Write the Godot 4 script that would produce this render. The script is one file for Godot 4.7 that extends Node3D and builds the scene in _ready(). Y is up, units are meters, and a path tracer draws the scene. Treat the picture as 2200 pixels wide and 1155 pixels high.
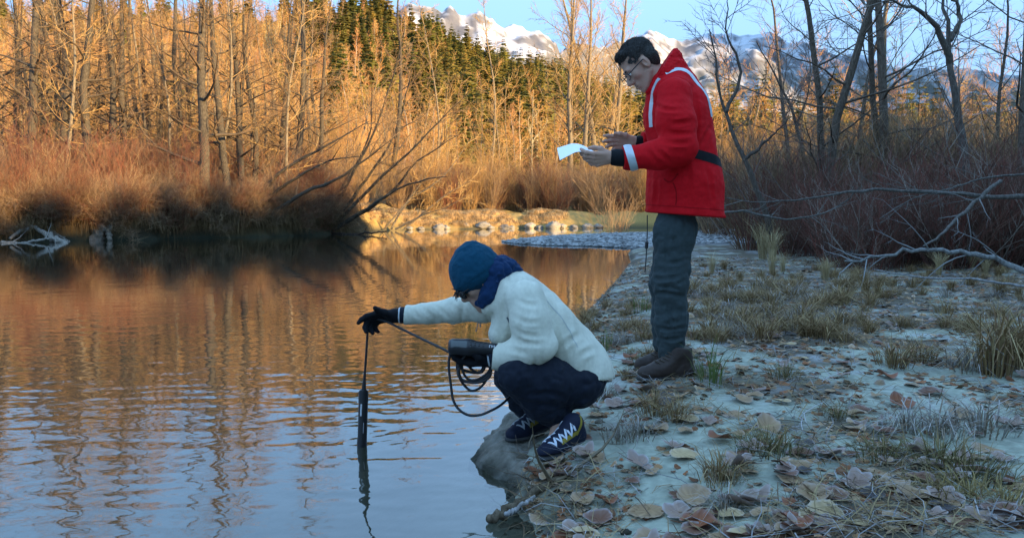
extends Node3D
# River bank at dusk: two people sampling water, bare alders on the far bank, snowy mountains behind.
# World: camera stands near the origin and looks along -z; water level is y = 0; units are metres.

class Builder:
	# Collects triangles (front faces clockwise) for one mesh.
	var v := PackedVector3Array()
	var n := PackedVector3Array()
	var c := PackedColorArray()
	var ix := PackedInt32Array()
	func vert(p: Vector3, nn: Vector3, col: Color) -> int:
		v.append(p); n.append(nn); c.append(col)
		return v.size() - 1
	func tri(a: Vector3, b: Vector3, d: Vector3, col: Color) -> void:
		var nn := (d - a).cross(b - a).normalized()
		var k := v.size()
		v.append(a); v.append(b); v.append(d)
		for j in 3:
			n.append(nn); c.append(col)
		ix.append(k); ix.append(k + 1); ix.append(k + 2)
	func quad(a: Vector3, b: Vector3, d: Vector3, e: Vector3, col: Color) -> void:
		tri(a, b, d, col); tri(a, d, e, col)
	# a tapered tube through pts; ends closed by a point when cap is set
	func tube(pts: Array, rads: Array, sides: int, col: Color, cap := true, col2 := Color(-1, 0, 0)) -> void:
		var m := pts.size()
		var t: Vector3 = (pts[1] - pts[0]).normalized()
		var u := t.cross(Vector3(0.31, 0.2, 0.93)).normalized()
		if u.length() < 0.1:
			u = t.cross(Vector3.RIGHT).normalized()
		var base := v.size()
		for j in m:
			var a: Vector3 = pts[maxi(j - 1, 0)]
			var b: Vector3 = pts[mini(j + 1, m - 1)]
			t = (b - a).normalized()
			u = (u - t * u.dot(t)).normalized()
			var w := t.cross(u)
			var cc := col if col2.r < 0 else col.lerp(col2, float(j) / (m - 1))
			for k in sides:
				var ang := TAU * k / sides
				var e := u * cos(ang) + w * sin(ang)
				v.append(pts[j] + e * rads[j]); n.append(e); c.append(cc)
		for j in m - 1:
			for k in sides:
				var a0 := base + j * sides + k
				var b0 := base + j * sides + (k + 1) % sides
				ix.append(a0); ix.append(a0 + sides); ix.append(b0)
				ix.append(b0); ix.append(a0 + sides); ix.append(b0 + sides)
		if cap:
			for e in 2:
				var j := 0 if e == 0 else m - 1
				var d: Vector3 = (pts[0] - pts[1]).normalized() if e == 0 else (pts[m - 1] - pts[m - 2]).normalized()
				var k0 := vert(pts[j] + d * rads[j] * 0.35, d, col if e == 0 or col2.r < 0 else col2)
				for k in sides:
					var a0 := base + j * sides + k
					var b0 := base + j * sides + (k + 1) % sides
					if e == 0:
						ix.append(k0); ix.append(a0); ix.append(b0)
					else:
						ix.append(k0); ix.append(b0); ix.append(a0)
	# a thin spike with three sides, for twigs
	func spike(a: Vector3, b: Vector3, r: float, col: Color) -> void:
		var t := (b - a).normalized()
		var u := t.cross(Vector3(0.3, 0.9, 0.2)).normalized()
		var w := t.cross(u)
		var k := v.size()
		for j in 3:
			var ang := TAU * j / 3.0
			var e := u * cos(ang) + w * sin(ang)
			v.append(a + e * r); n.append(e); c.append(col)
		v.append(b); n.append(t); c.append(col)
		for j in 3:
			ix.append(k + j); ix.append(k + 3); ix.append(k + (j + 1) % 3)
	# a grass blade: ribbon through pts with widths
	func ribbon(pts: Array, widths: Array, side: Vector3, col: Color, col2: Color) -> void:
		var m := pts.size()
		var base := v.size()
		for j in m:
			var a: Vector3 = pts[maxi(j - 1, 0)]
			var b: Vector3 = pts[mini(j + 1, m - 1)]
			var nn := side.cross(b - a).normalized()
			var cc := col.lerp(col2, float(j) / (m - 1))
			v.append(pts[j] - side * widths[j]); n.append(nn); c.append(cc)
			v.append(pts[j] + side * widths[j]); n.append(nn); c.append(cc)
		for j in m - 1:
			var k := base + j * 2
			ix.append(k); ix.append(k + 2); ix.append(k + 1)
			ix.append(k + 1); ix.append(k + 2); ix.append(k + 3)
	func mesh() -> ArrayMesh:
		var m := ArrayMesh.new()
		if v.size() == 0:
			return m
		var arr := []
		arr.resize(Mesh.ARRAY_MAX)
		arr[Mesh.ARRAY_VERTEX] = v
		arr[Mesh.ARRAY_NORMAL] = n
		arr[Mesh.ARRAY_COLOR] = c
		arr[Mesh.ARRAY_INDEX] = ix
		m.add_surface_from_arrays(Mesh.PRIMITIVE_TRIANGLES, arr)
		return m

class Field:
	# A distance field on a grid, joined with a smooth minimum and meshed by surface nets.
	var o: Vector3
	var h: float
	var nx: int
	var ny: int
	var nz: int
	var k: float
	var f := PackedFloat32Array()
	func _init(lo: Vector3, hi: Vector3, cell: float, sharp: float) -> void:
		o = lo; h = cell; k = sharp
		nx = int(ceil((hi.x - lo.x) / h)) + 1
		ny = int(ceil((hi.y - lo.y) / h)) + 1
		nz = int(ceil((hi.z - lo.z) / h)) + 1
		f.resize(nx * ny * nz)
	# tapered capsule; section squashed by s along the direction ax
	func cap(a: Vector3, b: Vector3, ra: float, rb: float, ax := Vector3.ZERO, s := 1.0) -> void:
		var m := maxf(ra, rb) * maxf(1.0, s) + 5.0 / k
		var lo := (a.min(b) - Vector3.ONE * m - o) / h
		var hi := (a.max(b) + Vector3.ONE * m - o) / h
		var x0 := maxi(0, int(lo.x)); var x1 := mini(nx - 1, int(hi.x) + 1)
		var y0 := maxi(0, int(lo.y)); var y1 := mini(ny - 1, int(hi.y) + 1)
		var z0 := maxi(0, int(lo.z)); var z1 := mini(nz - 1, int(hi.z) + 1)
		var q := 1.0 / s - 1.0
		var ba := b - a
		ba += ax * (ba.dot(ax) * q)
		var l2 := maxf(ba.length_squared(), 1e-9)
		var dr := rb - ra
		var cut := 5.0 / k
		var squash := ax != Vector3.ZERO
		for z in range(z0, z1 + 1):
			for y in range(y0, y1 + 1):
				var i := (z * ny + y) * nx + x0
				var p := o + Vector3(x0, y, z) * h - a
				for x in range(x0, x1 + 1):
					var w := p
					if squash:
						w += ax * (p.dot(ax) * q)
					var t := clampf(w.dot(ba) / l2, 0.0, 1.0)
					var d := (w - ba * t).length() - ra - dr * t
					if d < cut:
						f[i] += exp(-k * maxf(d, -12.0 / k))
					i += 1
					p.x += h
	# ellipsoid with axes of a basis (columns unit) and radii
	func ell(ce: Vector3, r: Vector3, bs := Basis.IDENTITY) -> void:
		var rm := maxf(r.x, maxf(r.y, r.z))
		var m := rm + 5.0 / k
		var lo := (ce - Vector3.ONE * m - o) / h
		var hi := (ce + Vector3.ONE * m - o) / h
		var x0 := maxi(0, int(lo.x)); var x1 := mini(nx - 1, int(hi.x) + 1)
		var y0 := maxi(0, int(lo.y)); var y1 := mini(ny - 1, int(hi.y) + 1)
		var z0 := maxi(0, int(lo.z)); var z1 := mini(nz - 1, int(hi.z) + 1)
		var inv := bs.transposed()
		var ir := Vector3(1 / r.x, 1 / r.y, 1 / r.z)
		var ir2 := ir * ir
		var cut := 5.0 / k
		for z in range(z0, z1 + 1):
			for y in range(y0, y1 + 1):
				var i := (z * ny + y) * nx + x0
				for x in range(x0, x1 + 1):
					var p: Vector3 = inv * (o + Vector3(x, y, z) * h - ce)
					var k0 := (p * ir).length()
					var d := k0 * (k0 - 1.0) / maxf((p * ir2).length(), 1e-6)
					if k0 < 0.3:
						d = -minf(r.x, minf(r.y, r.z)) * 0.7
					if d < cut:
						f[i] += exp(-k * maxf(d, -12.0 / k))
					i += 1
	func done() -> void:
		var big := 5.0 / k
		for i in f.size():
			f[i] = -log(f[i]) / k if f[i] > 0.0067 else big
	# after done(): take away an ellipsoid
	func cut_ell(ce: Vector3, r: Vector3, bs := Basis.IDENTITY) -> void:
		var inv := bs.transposed()
		var ir := Vector3(1 / r.x, 1 / r.y, 1 / r.z)
		var rm := maxf(r.x, maxf(r.y, r.z)) + 0.03
		var lo := (ce - Vector3.ONE * rm - o) / h
		var hi := (ce + Vector3.ONE * rm - o) / h
		for z in range(maxi(0, int(lo.z)), mini(nz - 1, int(hi.z) + 1) + 1):
			for y in range(maxi(0, int(lo.y)), mini(ny - 1, int(hi.y) + 1) + 1):
				var i := (z * ny + y) * nx
				for x in range(maxi(0, int(lo.x)), mini(nx - 1, int(hi.x) + 1) + 1):
					var p: Vector3 = inv * (o + Vector3(x, y, z) * h - ce)
					var k0 := (p * ir).length()
					var d := k0 * (k0 - 1.0) / maxf((p * ir * ir).length(), 1e-6)
					f[i + x] = maxf(f[i + x], -d)
	# after done(): keep only the side of the plane that nn points away from
	func cut_plane(p0: Vector3, nn: Vector3) -> void:
		for z in nz:
			for y in ny:
				var i := (z * ny + y) * nx
				var d := (o + Vector3(0, y, z) * h - p0).dot(nn)
				for x in nx:
					f[i] = maxf(f[i], d)
					d += nn.x * h
					i += 1
	# after done(): push the surface in and out by a noise, only near the surface
	func rough(nz3: FastNoiseLite, amp: float, stretch := Vector3.ONE, ridged := false) -> void:
		for z in nz:
			for y in ny:
				var i := (z * ny + y) * nx
				for x in nx:
					if absf(f[i]) < 0.03 + amp * 2.0:
						var p := (o + Vector3(x, y, z) * h) * stretch
						var w := nz3.get_noise_3dv(p)
						f[i] += amp * (1.0 - 2.2 * absf(w) if ridged else w)
					i += 1
	# after done(): press a groove of width w into the surface along a line
	func groove(pts: Array, w: float, depth: float) -> void:
		var lo: Vector3 = pts[0]
		var hi: Vector3 = pts[0]
		for p in pts:
			lo = lo.min(p); hi = hi.max(p)
		lo = (lo - Vector3.ONE * w * 2.5 - o) / h
		hi = (hi + Vector3.ONE * w * 2.5 - o) / h
		for z in range(maxi(0, int(lo.z)), mini(nz - 1, int(hi.z) + 1) + 1):
			for y in range(maxi(0, int(lo.y)), mini(ny - 1, int(hi.y) + 1) + 1):
				var i := (z * ny + y) * nx
				for x in range(maxi(0, int(lo.x)), mini(nx - 1, int(hi.x) + 1) + 1):
					var p := o + Vector3(x, y, z) * h
					var best := 9.0
					var fade := 1.0
					for q in pts.size() - 1:
						var a: Vector3 = pts[q]
						var ab: Vector3 = pts[q + 1] - a
						var t := clampf((p - a).dot(ab) / ab.length_squared(), 0.0, 1.0)
						var dd := (p - a - ab * t).length_squared()
						if dd < best:
							best = dd
							var u := (q + t) / (pts.size() - 1)
							fade = sin(PI * clampf(u, 0.06, 0.94))
					f[i + x] += depth * fade * (exp(-best / (w * w)) - 0.55 * exp(-pow(sqrt(best) / w - 1.7, 2.0) * 1.6))
	func at(p: Vector3) -> float:
		var g := (p - o) / h
		var x := int(floor(g.x)); var y := int(floor(g.y)); var z := int(floor(g.z))
		if x < 0 or y < 0 or z < 0 or x >= nx - 1 or y >= ny - 1 or z >= nz - 1:
			return 1.0
		var q := g - Vector3(x, y, z)
		var i := (z * ny + y) * nx + x
		var s := nx * ny
		var a := lerpf(lerpf(f[i], f[i + 1], q.x), lerpf(f[i + nx], f[i + nx + 1], q.x), q.y)
		var b := lerpf(lerpf(f[i + s], f[i + s + 1], q.x), lerpf(f[i + s + nx], f[i + s + nx + 1], q.x), q.y)
		return lerpf(a, b, q.z)
	func grad(p: Vector3) -> Vector3:
		var e := h
		return Vector3(at(p + Vector3(e, 0, 0)) - at(p - Vector3(e, 0, 0)), at(p + Vector3(0, e, 0)) - at(p - Vector3(0, e, 0)), at(p + Vector3(0, 0, e)) - at(p - Vector3(0, 0, e))).normalized()
	# walk from p along d until the surface is met
	func hit(p: Vector3, d: Vector3, far := 1.0) -> Vector3:
		var t := 0.0
		while t < far:
			var w := at(p + d * t)
			if w < 0.0:
				return p + d * (t + w)
			t += clampf(w * 0.6, h * 0.25, 0.05)
		return p + d * far
	func add_to(b: Builder, col: Color) -> void:
		var id := {}
		var s := nx * ny
		var off := [0, 1, nx, nx + 1, s, s + 1, s + nx, s + nx + 1]
		var base := b.v.size()
		var ids := PackedInt32Array()
		ids.resize(f.size())
		ids.fill(-1)
		for z in nz - 1:
			for y in ny - 1:
				var i := (z * ny + y) * nx
				for x in nx - 1:
					var f0 := f[i]
					if absf(f0) < h * 5.0:
						var neg := 0
						for e in off:
							if f[i + e] < 0.0:
								neg += 1
						if neg > 0 and neg < 8:
							var sum := Vector3.ZERO
							var cnt := 0
							for e in 12:
								var a: int = [0, 2, 4, 6, 0, 1, 4, 5, 0, 1, 2, 3][e]
								var c2: int = a + [1, 1, 1, 1, 2, 2, 2, 2, 4, 4, 4, 4][e]
								var fa: float = f[i + off[a]]
								var fb: float = f[i + off[c2]]
								if (fa < 0.0) != (fb < 0.0):
									var t := fa / (fa - fb)
									var pa := Vector3(a & 1, (a >> 1) & 1, a >> 2)
									var pb := Vector3(c2 & 1, (c2 >> 1) & 1, c2 >> 2)
									sum += pa.lerp(pb, t)
									cnt += 1
							var g := Vector3(f[i + 1] - f0 + f[i + nx + 1] - f[i + nx] + f[i + s + 1] - f[i + s] + f[i + s + nx + 1] - f[i + s + nx], f[i + nx] - f0 + f[i + nx + 1] - f[i + 1] + f[i + s + nx] - f[i + s] + f[i + s + nx + 1] - f[i + s + 1], f[i + s] - f0 + f[i + s + 1] - f[i + 1] + f[i + s + nx] - f[i + nx] + f[i + s + nx + 1] - f[i + nx + 1])
							ids[i] = b.vert(o + (Vector3(x, y, z) + sum / cnt) * h, g.normalized(), col)
					i += 1
		for z in range(1, nz - 1):
			for y in range(1, ny - 1):
				var i := (z * ny + y) * nx + 1
				for x in range(1, nx - 1):
					if ids[i] >= 0 or absf(f[i]) < h * 5.0:
						var ins := f[i] < 0.0
						if ins != (f[i + 1] < 0.0):
							face(b, ids[i], ids[i - nx], ids[i - nx - s], ids[i - s], ins)
						if ins != (f[i + nx] < 0.0):
							face(b, ids[i], ids[i - s], ids[i - s - 1], ids[i - 1], ins)
						if ins != (f[i + s] < 0.0):
							face(b, ids[i], ids[i - 1], ids[i - 1 - nx], ids[i - nx], ins)
					i += 1
	func face(b: Builder, p: int, q: int, r: int, t: int, ins: bool) -> void:
		if p < 0 or q < 0 or r < 0 or t < 0:
			return
		if ins:
			b.ix.append(p); b.ix.append(r); b.ix.append(q)
			b.ix.append(p); b.ix.append(t); b.ix.append(r)
		else:
			b.ix.append(p); b.ix.append(q); b.ix.append(r)
			b.ix.append(p); b.ix.append(r); b.ix.append(t)

var M := {}
var used := {}
var n_soft := FastNoiseLite.new()
var n_fine := FastNoiseLite.new()
var n_ridge := FastNoiseLite.new()
const NEAR_SHORE := [Vector2(-1.2, 6), Vector2(-0.35, 0), Vector2(0.1, -2.3), Vector2(0.02, -2.6), Vector2(0.0, -2.95), Vector2(0.06, -3.4), Vector2(0.2, -4.25), Vector2(0.34, -5.4), Vector2(0.63, -6.97), Vector2(1.0, -8.7), Vector2(1.5, -10.9), Vector2(2.2, -14.3), Vector2(2.5, -16.6), Vector2(2.9, -18.6), Vector2(2.0, -19.6), Vector2(0.9, -19.9), Vector2(0.2, -20.7), Vector2(-0.3, -22), Vector2(0.3, -23.8), Vector2(1.5, -26.2), Vector2(3.4, -27.6), Vector2(6, -28.3), Vector2(12, -30), Vector2(25, -32), Vector2(70, -34)]
const FAR_SHORE := [Vector2(-90, -4), Vector2(-45, -14), Vector2(-25, -19.2), Vector2(-14.6, -22), Vector2(-12, -23.2), Vector2(-10.4, -24.4), Vector2(-8.6, -25.2), Vector2(-7.4, -26.8), Vector2(-6.2, -28.6), Vector2(-5.9, -30.8), Vector2(-4.6, -32.6), Vector2(-3, -33.4), Vector2(-1.2, -33.8), Vector2(0.4, -34.9), Vector2(2.2, -34.6), Vector2(4, -35.4), Vector2(10, -36.5), Vector2(25, -39), Vector2(70, -42)]
const SUNWARD := Vector2(0.82, 0.572)

func numbered(called: String) -> String:
	var k: int = used.get(called, -1) + 1
	used[called] = k
	return called if k == 0 else "%s_%03d" % [called, k]

func tag(o: Node3D, label: String, category := "", group := "", kind := "") -> Node3D:
	if label: o.set_meta("label", label)
	if category: o.set_meta("category", category)
	if group: o.set_meta("group", group)
	if kind: o.set_meta("kind", kind)
	return o

func thing(called: String, label: String, category: String, at := Vector3.ZERO, turn := 0.0, group := "") -> Node3D:
	var o := Node3D.new()
	o.name = numbered(called)
	add_child(o, true)
	o.position = at
	o.rotation.y = turn
	tag(o, label, category, group)
	return o

func obj(called: String, mesh: Mesh, m: Material, parent: Node3D = null) -> MeshInstance3D:
	var o := MeshInstance3D.new()
	o.mesh = mesh
	o.material_override = m
	if parent:
		o.name = called
		parent.add_child(o, true)
	else:
		o.name = numbered(called)
		add_child(o, true)
	return o

func dup(root: Node3D, called: String, at: Vector3, turn: float, size: float, label: String, category: String, group: String, lean := Vector2.ZERO) -> Node3D:
	var r: Node3D = root.duplicate()
	r.name = numbered(called)
	add_child(r, true)
	r.transform = Transform3D(Basis.from_euler(Vector3(lean.x, turn, lean.y)).scaled(Vector3.ONE * size), at)
	tag(r, label, category, group)
	return r

func many(called: String, mesh: Mesh, m: Material, where: Array, tints: Array, parent: Node3D = null) -> MultiMeshInstance3D:
	var mm := MultiMesh.new()
	mm.transform_format = MultiMesh.TRANSFORM_3D
	mm.use_colors = true
	mm.mesh = mesh
	mm.instance_count = where.size()
	for i in where.size():
		mm.set_instance_transform(i, where[i])
		mm.set_instance_color(i, tints[i % tints.size()])
	var o := MultiMeshInstance3D.new()
	o.multimesh = mm
	o.material_override = m
	o.name = called if parent else numbered(called)
	(parent if parent else self).add_child(o, true)
	return o

func lin(r: float, g: float, b: float) -> Color:
	return Color(r, g, b).linear_to_srgb()

func noise_tex(sd: int, freq: float, lo: Color, hi: Color, size := 512, octaves := 4, type := FastNoiseLite.TYPE_SIMPLEX_SMOOTH) -> ImageTexture:
	var nz := FastNoiseLite.new()
	nz.seed = sd
	nz.noise_type = type
	nz.frequency = freq
	nz.fractal_octaves = octaves
	var im := nz.get_seamless_image(size, size, false, false, 0.15)
	im.convert(Image.FORMAT_RGBA8)
	var data := im.get_data()
	var lut := PackedByteArray()
	lut.resize(1024)
	for i in 256:
		var cc := lo.lerp(hi, i / 255.0)
		lut[i * 4] = int(cc.r * 255); lut[i * 4 + 1] = int(cc.g * 255); lut[i * 4 + 2] = int(cc.b * 255); lut[i * 4 + 3] = 255
	for i in range(0, data.size(), 4):
		var q := data[i] * 4
		data[i] = lut[q]; data[i + 1] = lut[q + 1]; data[i + 2] = lut[q + 2]; data[i + 3] = 255
	return ImageTexture.create_from_image(Image.create_from_data(size, size, false, Image.FORMAT_RGBA8, data))

func mat(col: Color, rough := 0.85, spec := 0.5) -> StandardMaterial3D:
	var m := StandardMaterial3D.new()
	m.albedo_color = col
	m.roughness = rough
	m.metallic_specular = spec
	return m

# a material whose colour comes from the vertices, times a noise laid on by three planes
func vmat(tex: Texture2D, scale: Vector3, rough := 0.85, world := true) -> StandardMaterial3D:
	var m := mat(Color.WHITE, rough, 0.3)
	m.vertex_color_use_as_albedo = true
	if tex:
		m.albedo_texture = tex
		m.uv1_triplanar = true
		m.uv1_world_triplanar = world
		m.uv1_scale = scale
	return m

func relief(m: StandardMaterial3D, tex: Texture2D, cm: float) -> StandardMaterial3D:
	m.heightmap_enabled = true
	m.heightmap_texture = tex
	m.heightmap_scale = cm
	return m

func seg_dist(p: Vector2, line: Array) -> float:
	var best := 1e9
	for i in line.size() - 1:
		var a: Vector2 = line[i]
		var ab: Vector2 = line[i + 1] - a
		var t := clampf((p - a).dot(ab) / ab.length_squared(), 0.0, 1.0)
		best = minf(best, (p - a - ab * t).length_squared())
	return sqrt(best)

# signed side: true where p is on the land side of the shore
func inside_near(p: Vector2) -> bool:
	return Geometry2D.is_point_in_polygon(p, near_poly)

func inside_far(p: Vector2) -> bool:
	return Geometry2D.is_point_in_polygon(p, far_poly)

var near_poly := PackedVector2Array()
var far_poly := PackedVector2Array()

func hill(x: float, z: float) -> float:
	# wooded hill at the far left and centre, sloping down to the right
	var d := -z
	var tx := x / maxf(d, 1.0)
	var side := 1.0 - 0.36 * smoothstep(-0.22, 0.05, tx) - 0.26 * smoothstep(0.04, 0.2, tx) - 0.38 * smoothstep(0.16, 0.6, tx)
	var up := smoothstep(70.0, 470.0, d)
	var hh := 112.0 * up * side * (0.86 + 0.14 * n_soft.get_noise_2d(x * 0.03, z * 0.03))
	# unseen slope added behind the camera on the right to shade the river
	var u := x * SUNWARD.x + z * SUNWARD.y
	var l := x * SUNWARD.y - z * SUNWARD.x
	if u > 12.0:
		hh += 10.5 * smoothstep(13.0, 34.0, u) * smoothstep(-70.0, -30.0, l) * (1.0 - smoothstep(52.0, 85.0, l)) * (1.0 - 0.7 * smoothstep(40.0, 110.0, u))
	return hh

func ground(x: float, z: float) -> float:
	var p := Vector2(x, z)
	if absf(x) > 88.0 or z > 5.5:
		return 0.4 + hill(x, z) if z > -4.0 or inside_near(p) else 1.2 + hill(x, z)
	if z < -75.0:
		return 1.25 + hill(x, z)
	if inside_near(p):
		var d := seg_dist(p, NEAR_SHORE)
		var bar := smoothstep(-17.0, -19.5, z) * (1.0 - smoothstep(4.0, 9.0, x))
		var y := 0.08 * (1.0 - exp(-d / 0.08)) + 0.085 * smoothstep(0.1, 0.85, d) + 0.16 * smoothstep(2.0, 11.0, d)
		y += 0.045 * exp(-((x - 0.2) * (x - 0.2) + (z + 3.0) * (z + 3.0)) / 0.08)
		y = lerpf(y, 0.015 + 0.10 * smoothstep(0.0, 2.2, d), bar)
		if d > 0.02:
			y += (0.013 * n_soft.get_noise_2d(x * 1.6, z * 1.6) + 0.003 * n_fine.get_noise_2d(x, z)) * smoothstep(0.0, 0.4, d)
		return y + hill(x, z)
	if inside_far(p):
		var d := seg_dist(p, FAR_SHORE)
		var top := lerpf(1.12, 0.66, smoothstep(-7.5, -5.0, x) * (1.0 - smoothstep(6.0, 14.0, x)))
		var wid := lerpf(0.7, 1.7, smoothstep(-7.0, -4.5, x) * (1.0 - smoothstep(3.0, 9.0, x)))
		top *= 1.0 + 0.22 * n_soft.get_noise_2d(x * 0.35 + 4.0, z * 0.35)
		var y := top * smoothstep(-0.25, wid, d + 0.25 * n_soft.get_noise_2d(x * 1.5, z * 1.5))
		return y + 0.12 * n_soft.get_noise_2d(x * 0.6, z * 0.6) * smoothstep(0.0, 1.5, d) + 0.25 * smoothstep(2.0, 14.0, d) + hill(x, z)
	var dn := minf(seg_dist(p, NEAR_SHORE), seg_dist(p, FAR_SHORE))
	return -0.5 * smoothstep(0.0, 1.3, dn) * (0.8 + 0.2 * n_soft.get_noise_2d(x, z)) - 0.02

# where along the picture's width something stands, said by a thing one can find there
func near_what(px: float) -> String:
	for q in [[60, "at the far left end"], [170, "by the slender slanting tree"], [270, "by the dark straight alder"], [390, "by the straight sunlit trunk"], [480, "by the thickest grey trunk"], [580, "by the pale broken snag"], [700, "behind the leaning alder's foot"], [860, "behind the leaning alder's stems"], [1000, "below the snowy shoulder"], [1110, "by the slim poplar"], [1200, "by the pale dead sapling"], [1340, "by the big cottonwood"], [1560, "behind the red coat"], [1720, "by the crooked slim tree"], [1830, "by the straight grey tree"], [1960, "by the thick brown tree"], [2100, "by the bent grey tree"], [99999, "at the far right end"]]:
		if px < q[0]:
			return q[1]
	return ""

func near_ground(px: float, d: float) -> String:
	if d < 2.6:
		return ("below the crouching person" if px < 1400.0 else "on the nearest sand" if px < 1620.0 else "below the olive tufts" if px < 1850.0 else "below the round black leaf" if px < 2060.0 else "in the lower right corner") + " at the bottom edge"
	if d < 3.1:
		return "by the crouching person's shoes" if px < 1400.0 else "on the open sand in front" if px < 1620.0 else "around the olive tufts" if px < 1850.0 else "around the olive grass mat" if px < 2060.0 else "by the yellow moss"
	if d < 4.3:
		return "behind the crouching person" if px < 1360.0 else "at the brown boots" if px < 1500.0 else "just right of the boots" if px < 1640.0 else "in the middle of the sand" if px < 1850.0 else "before the big drooping grass" if px < 2060.0 else "at the right edge"
	var side := "in front of the trousers" if px < 1440.0 else "close behind the trousers" if px < 1520.0 else "left of the tall straw clump" if px < 1600.0 else "below the tall straw clump" if px < 1680.0 else "right of the tall straw clump" if px < 1760.0 else "left of the pale log" if px < 1840.0 else "below the pale log's tip" if px < 1930.0 else "below the slanting branch" if px < 2030.0 else "below the pale log's middle" if px < 2120.0 else "near the right edge"
	return side + (", near side" if d < 5.2 else ", second row back" if d < 6.0 else ", third row back" if d < 7.0 else ", fourth row back" if d < 8.0 else ", farthest row" if d < 9.6 else ", against the thicket")

func on(x: float, z: float, lift := 0.0) -> Vector3:
	return Vector3(x, ground(x, z) + lift, z)

func _ready() -> void:
	var cam := Camera3D.new()
	cam.name = "camera"
	cam.position = Vector3(0, 1.05, 0)
	cam.rotation = Vector3(-atan(137.5 / 1660.0), 0, 0)
	cam.fov = rad_to_deg(2.0 * atan(577.5 / 1660.0))
	cam.near = 0.1
	cam.far = 9000.0
	add_child(cam)
	cam.current = true
	var env := Environment.new()
	env.background_mode = Environment.BG_SKY
	var sm := ProceduralSkyMaterial.new()
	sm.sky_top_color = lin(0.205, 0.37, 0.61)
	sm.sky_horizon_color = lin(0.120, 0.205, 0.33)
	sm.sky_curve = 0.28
	sm.ground_bottom_color = lin(0.10, 0.10, 0.09)
	sm.ground_horizon_color = lin(0.30, 0.32, 0.33)
	sm.sun_angle_max = 12.0
	sm.sun_curve = 0.12
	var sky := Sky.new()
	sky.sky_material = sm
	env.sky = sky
	env.background_energy_multiplier = 1.0
	env.tonemap_mode = Environment.TONE_MAPPER_LINEAR
	env.tonemap_exposure = 3.25
	env.sdfgi_enabled = true
	env.ssao_enabled = true
	env.ssil_enabled = true
	var we := WorldEnvironment.new()
	we.name = "environment"
	we.environment = env
	add_child(we)
	var sun := DirectionalLight3D.new()
	sun.name = "sun"
	sun.light_energy = 1.55
	sun.light_color = lin(1.0, 0.68, 0.33)
	sun.light_angular_distance = 0.5
	sun.shadow_enabled = true
	add_child(sun)
	sun.look_at_from_position(Vector3(SUNWARD.x, 0.225, SUNWARD.y) * 100.0, Vector3.ZERO)

	n_soft.seed = 11; n_soft.frequency = 1.0; n_soft.fractal_octaves = 3
	n_fine.seed = 5; n_fine.frequency = 14.0; n_fine.fractal_octaves = 3
	n_ridge.seed = 23; n_ridge.frequency = 1.0; n_ridge.fractal_type = FastNoiseLite.FRACTAL_RIDGED; n_ridge.fractal_octaves = 5
	near_poly = PackedVector2Array(NEAR_SHORE + [Vector2(900, -34), Vector2(900, 300), Vector2(-1.2, 300)])
	far_poly = PackedVector2Array(FAR_SHORE + [Vector2(900, -42), Vector2(900, -3000), Vector2(-900, -3000), Vector2(-900, -4)])
	materials()
	terrain()
	mountains()
	water()
	woods()
	shore_plants()
	litter()
	man()
	woman()
	instrument()
	var total := 0
	print("built in ", Time.get_ticks_msec(), " ms")

func materials() -> void:
	var grain := noise_tex(3, 0.02, Color(0.78, 0.78, 0.78), Color(1, 1, 1), 512, 5)
	var grain_b := noise_tex(8, 0.03, Color(0, 0, 0), Color(1, 1, 1), 512, 5)
	var bark_t := noise_tex(14, 0.02, Color(0.55, 0.53, 0.5), Color(1, 1, 1), 512, 5)
	M.bark = relief(vmat(bark_t, Vector3(2.5, 0.8, 2.5), 0.9, false), grain_b, 1.2)
	M.twig = vmat(null, Vector3.ONE, 0.8)
	M.leafy = vmat(null, Vector3.ONE, 0.8)
	M.leafy.backlight_enabled = true
	M.leafy.backlight = Color(0.35, 0.35, 0.35)
	M.needles = vmat(null, Vector3.ONE, 0.85)
	M.needles.backlight_enabled = true
	M.needles.backlight = Color(1.0, 1.0, 1.0)
	M.ground = relief(vmat(grain, Vector3.ONE * 1.7, 0.95), grain_b, 0.22)
	M.snow = vmat(noise_tex(17, 0.03, Color(0.86, 0.87, 0.9), Color(1, 1, 1), 512, 4), Vector3.ONE * 0.01, 0.9)
	M.stone = relief(vmat(noise_tex(4, 0.015, Color(0.62, 0.62, 0.6), Color(1, 1, 1), 512, 5), Vector3.ONE * 3.0, 0.8), grain_b, 0.6)
	var w := StandardMaterial3D.new()
	w.transparency = BaseMaterial3D.TRANSPARENCY_ALPHA
	w.albedo_color = lin(0.040, 0.042, 0.026)
	w.albedo_color.a = 0.62
	w.roughness = 0.03
	w.metallic_specular = 1.0
	w.clearcoat_enabled = true
	w.clearcoat = 1.0
	w.clearcoat_roughness = 0.03
	var rip := noise_tex(31, 0.022, Color(0, 0, 0), Color(1, 1, 1), 1024, 3)
	w.heightmap_enabled = true
	w.heightmap_texture = rip
	w.heightmap_scale = 0.03
	w.uv1_triplanar = true
	w.uv1_world_triplanar = true
	w.uv1_scale = Vector3(0.21, 1.0, 0.55)
	M.water = w

func steps(parts: Array) -> PackedFloat32Array:
	# parts: [from, step_at_from, to, step_at_to, ...]: a list of coordinates with changing spacing
	var out := PackedFloat32Array()
	var i := 0
	var x: float = parts[0]
	while i + 2 < parts.size():
		var a: float = parts[i]; var sa: float = parts[i + 1]; var b: float = parts[i + 2]; var sb: float = parts[i + 3]
		while x < b:
			out.append(x)
			x += lerpf(sa, sb, clampf((x - a) / (b - a), 0, 1))
		x = b
		i += 2
	out.append(x)
	return out

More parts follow.
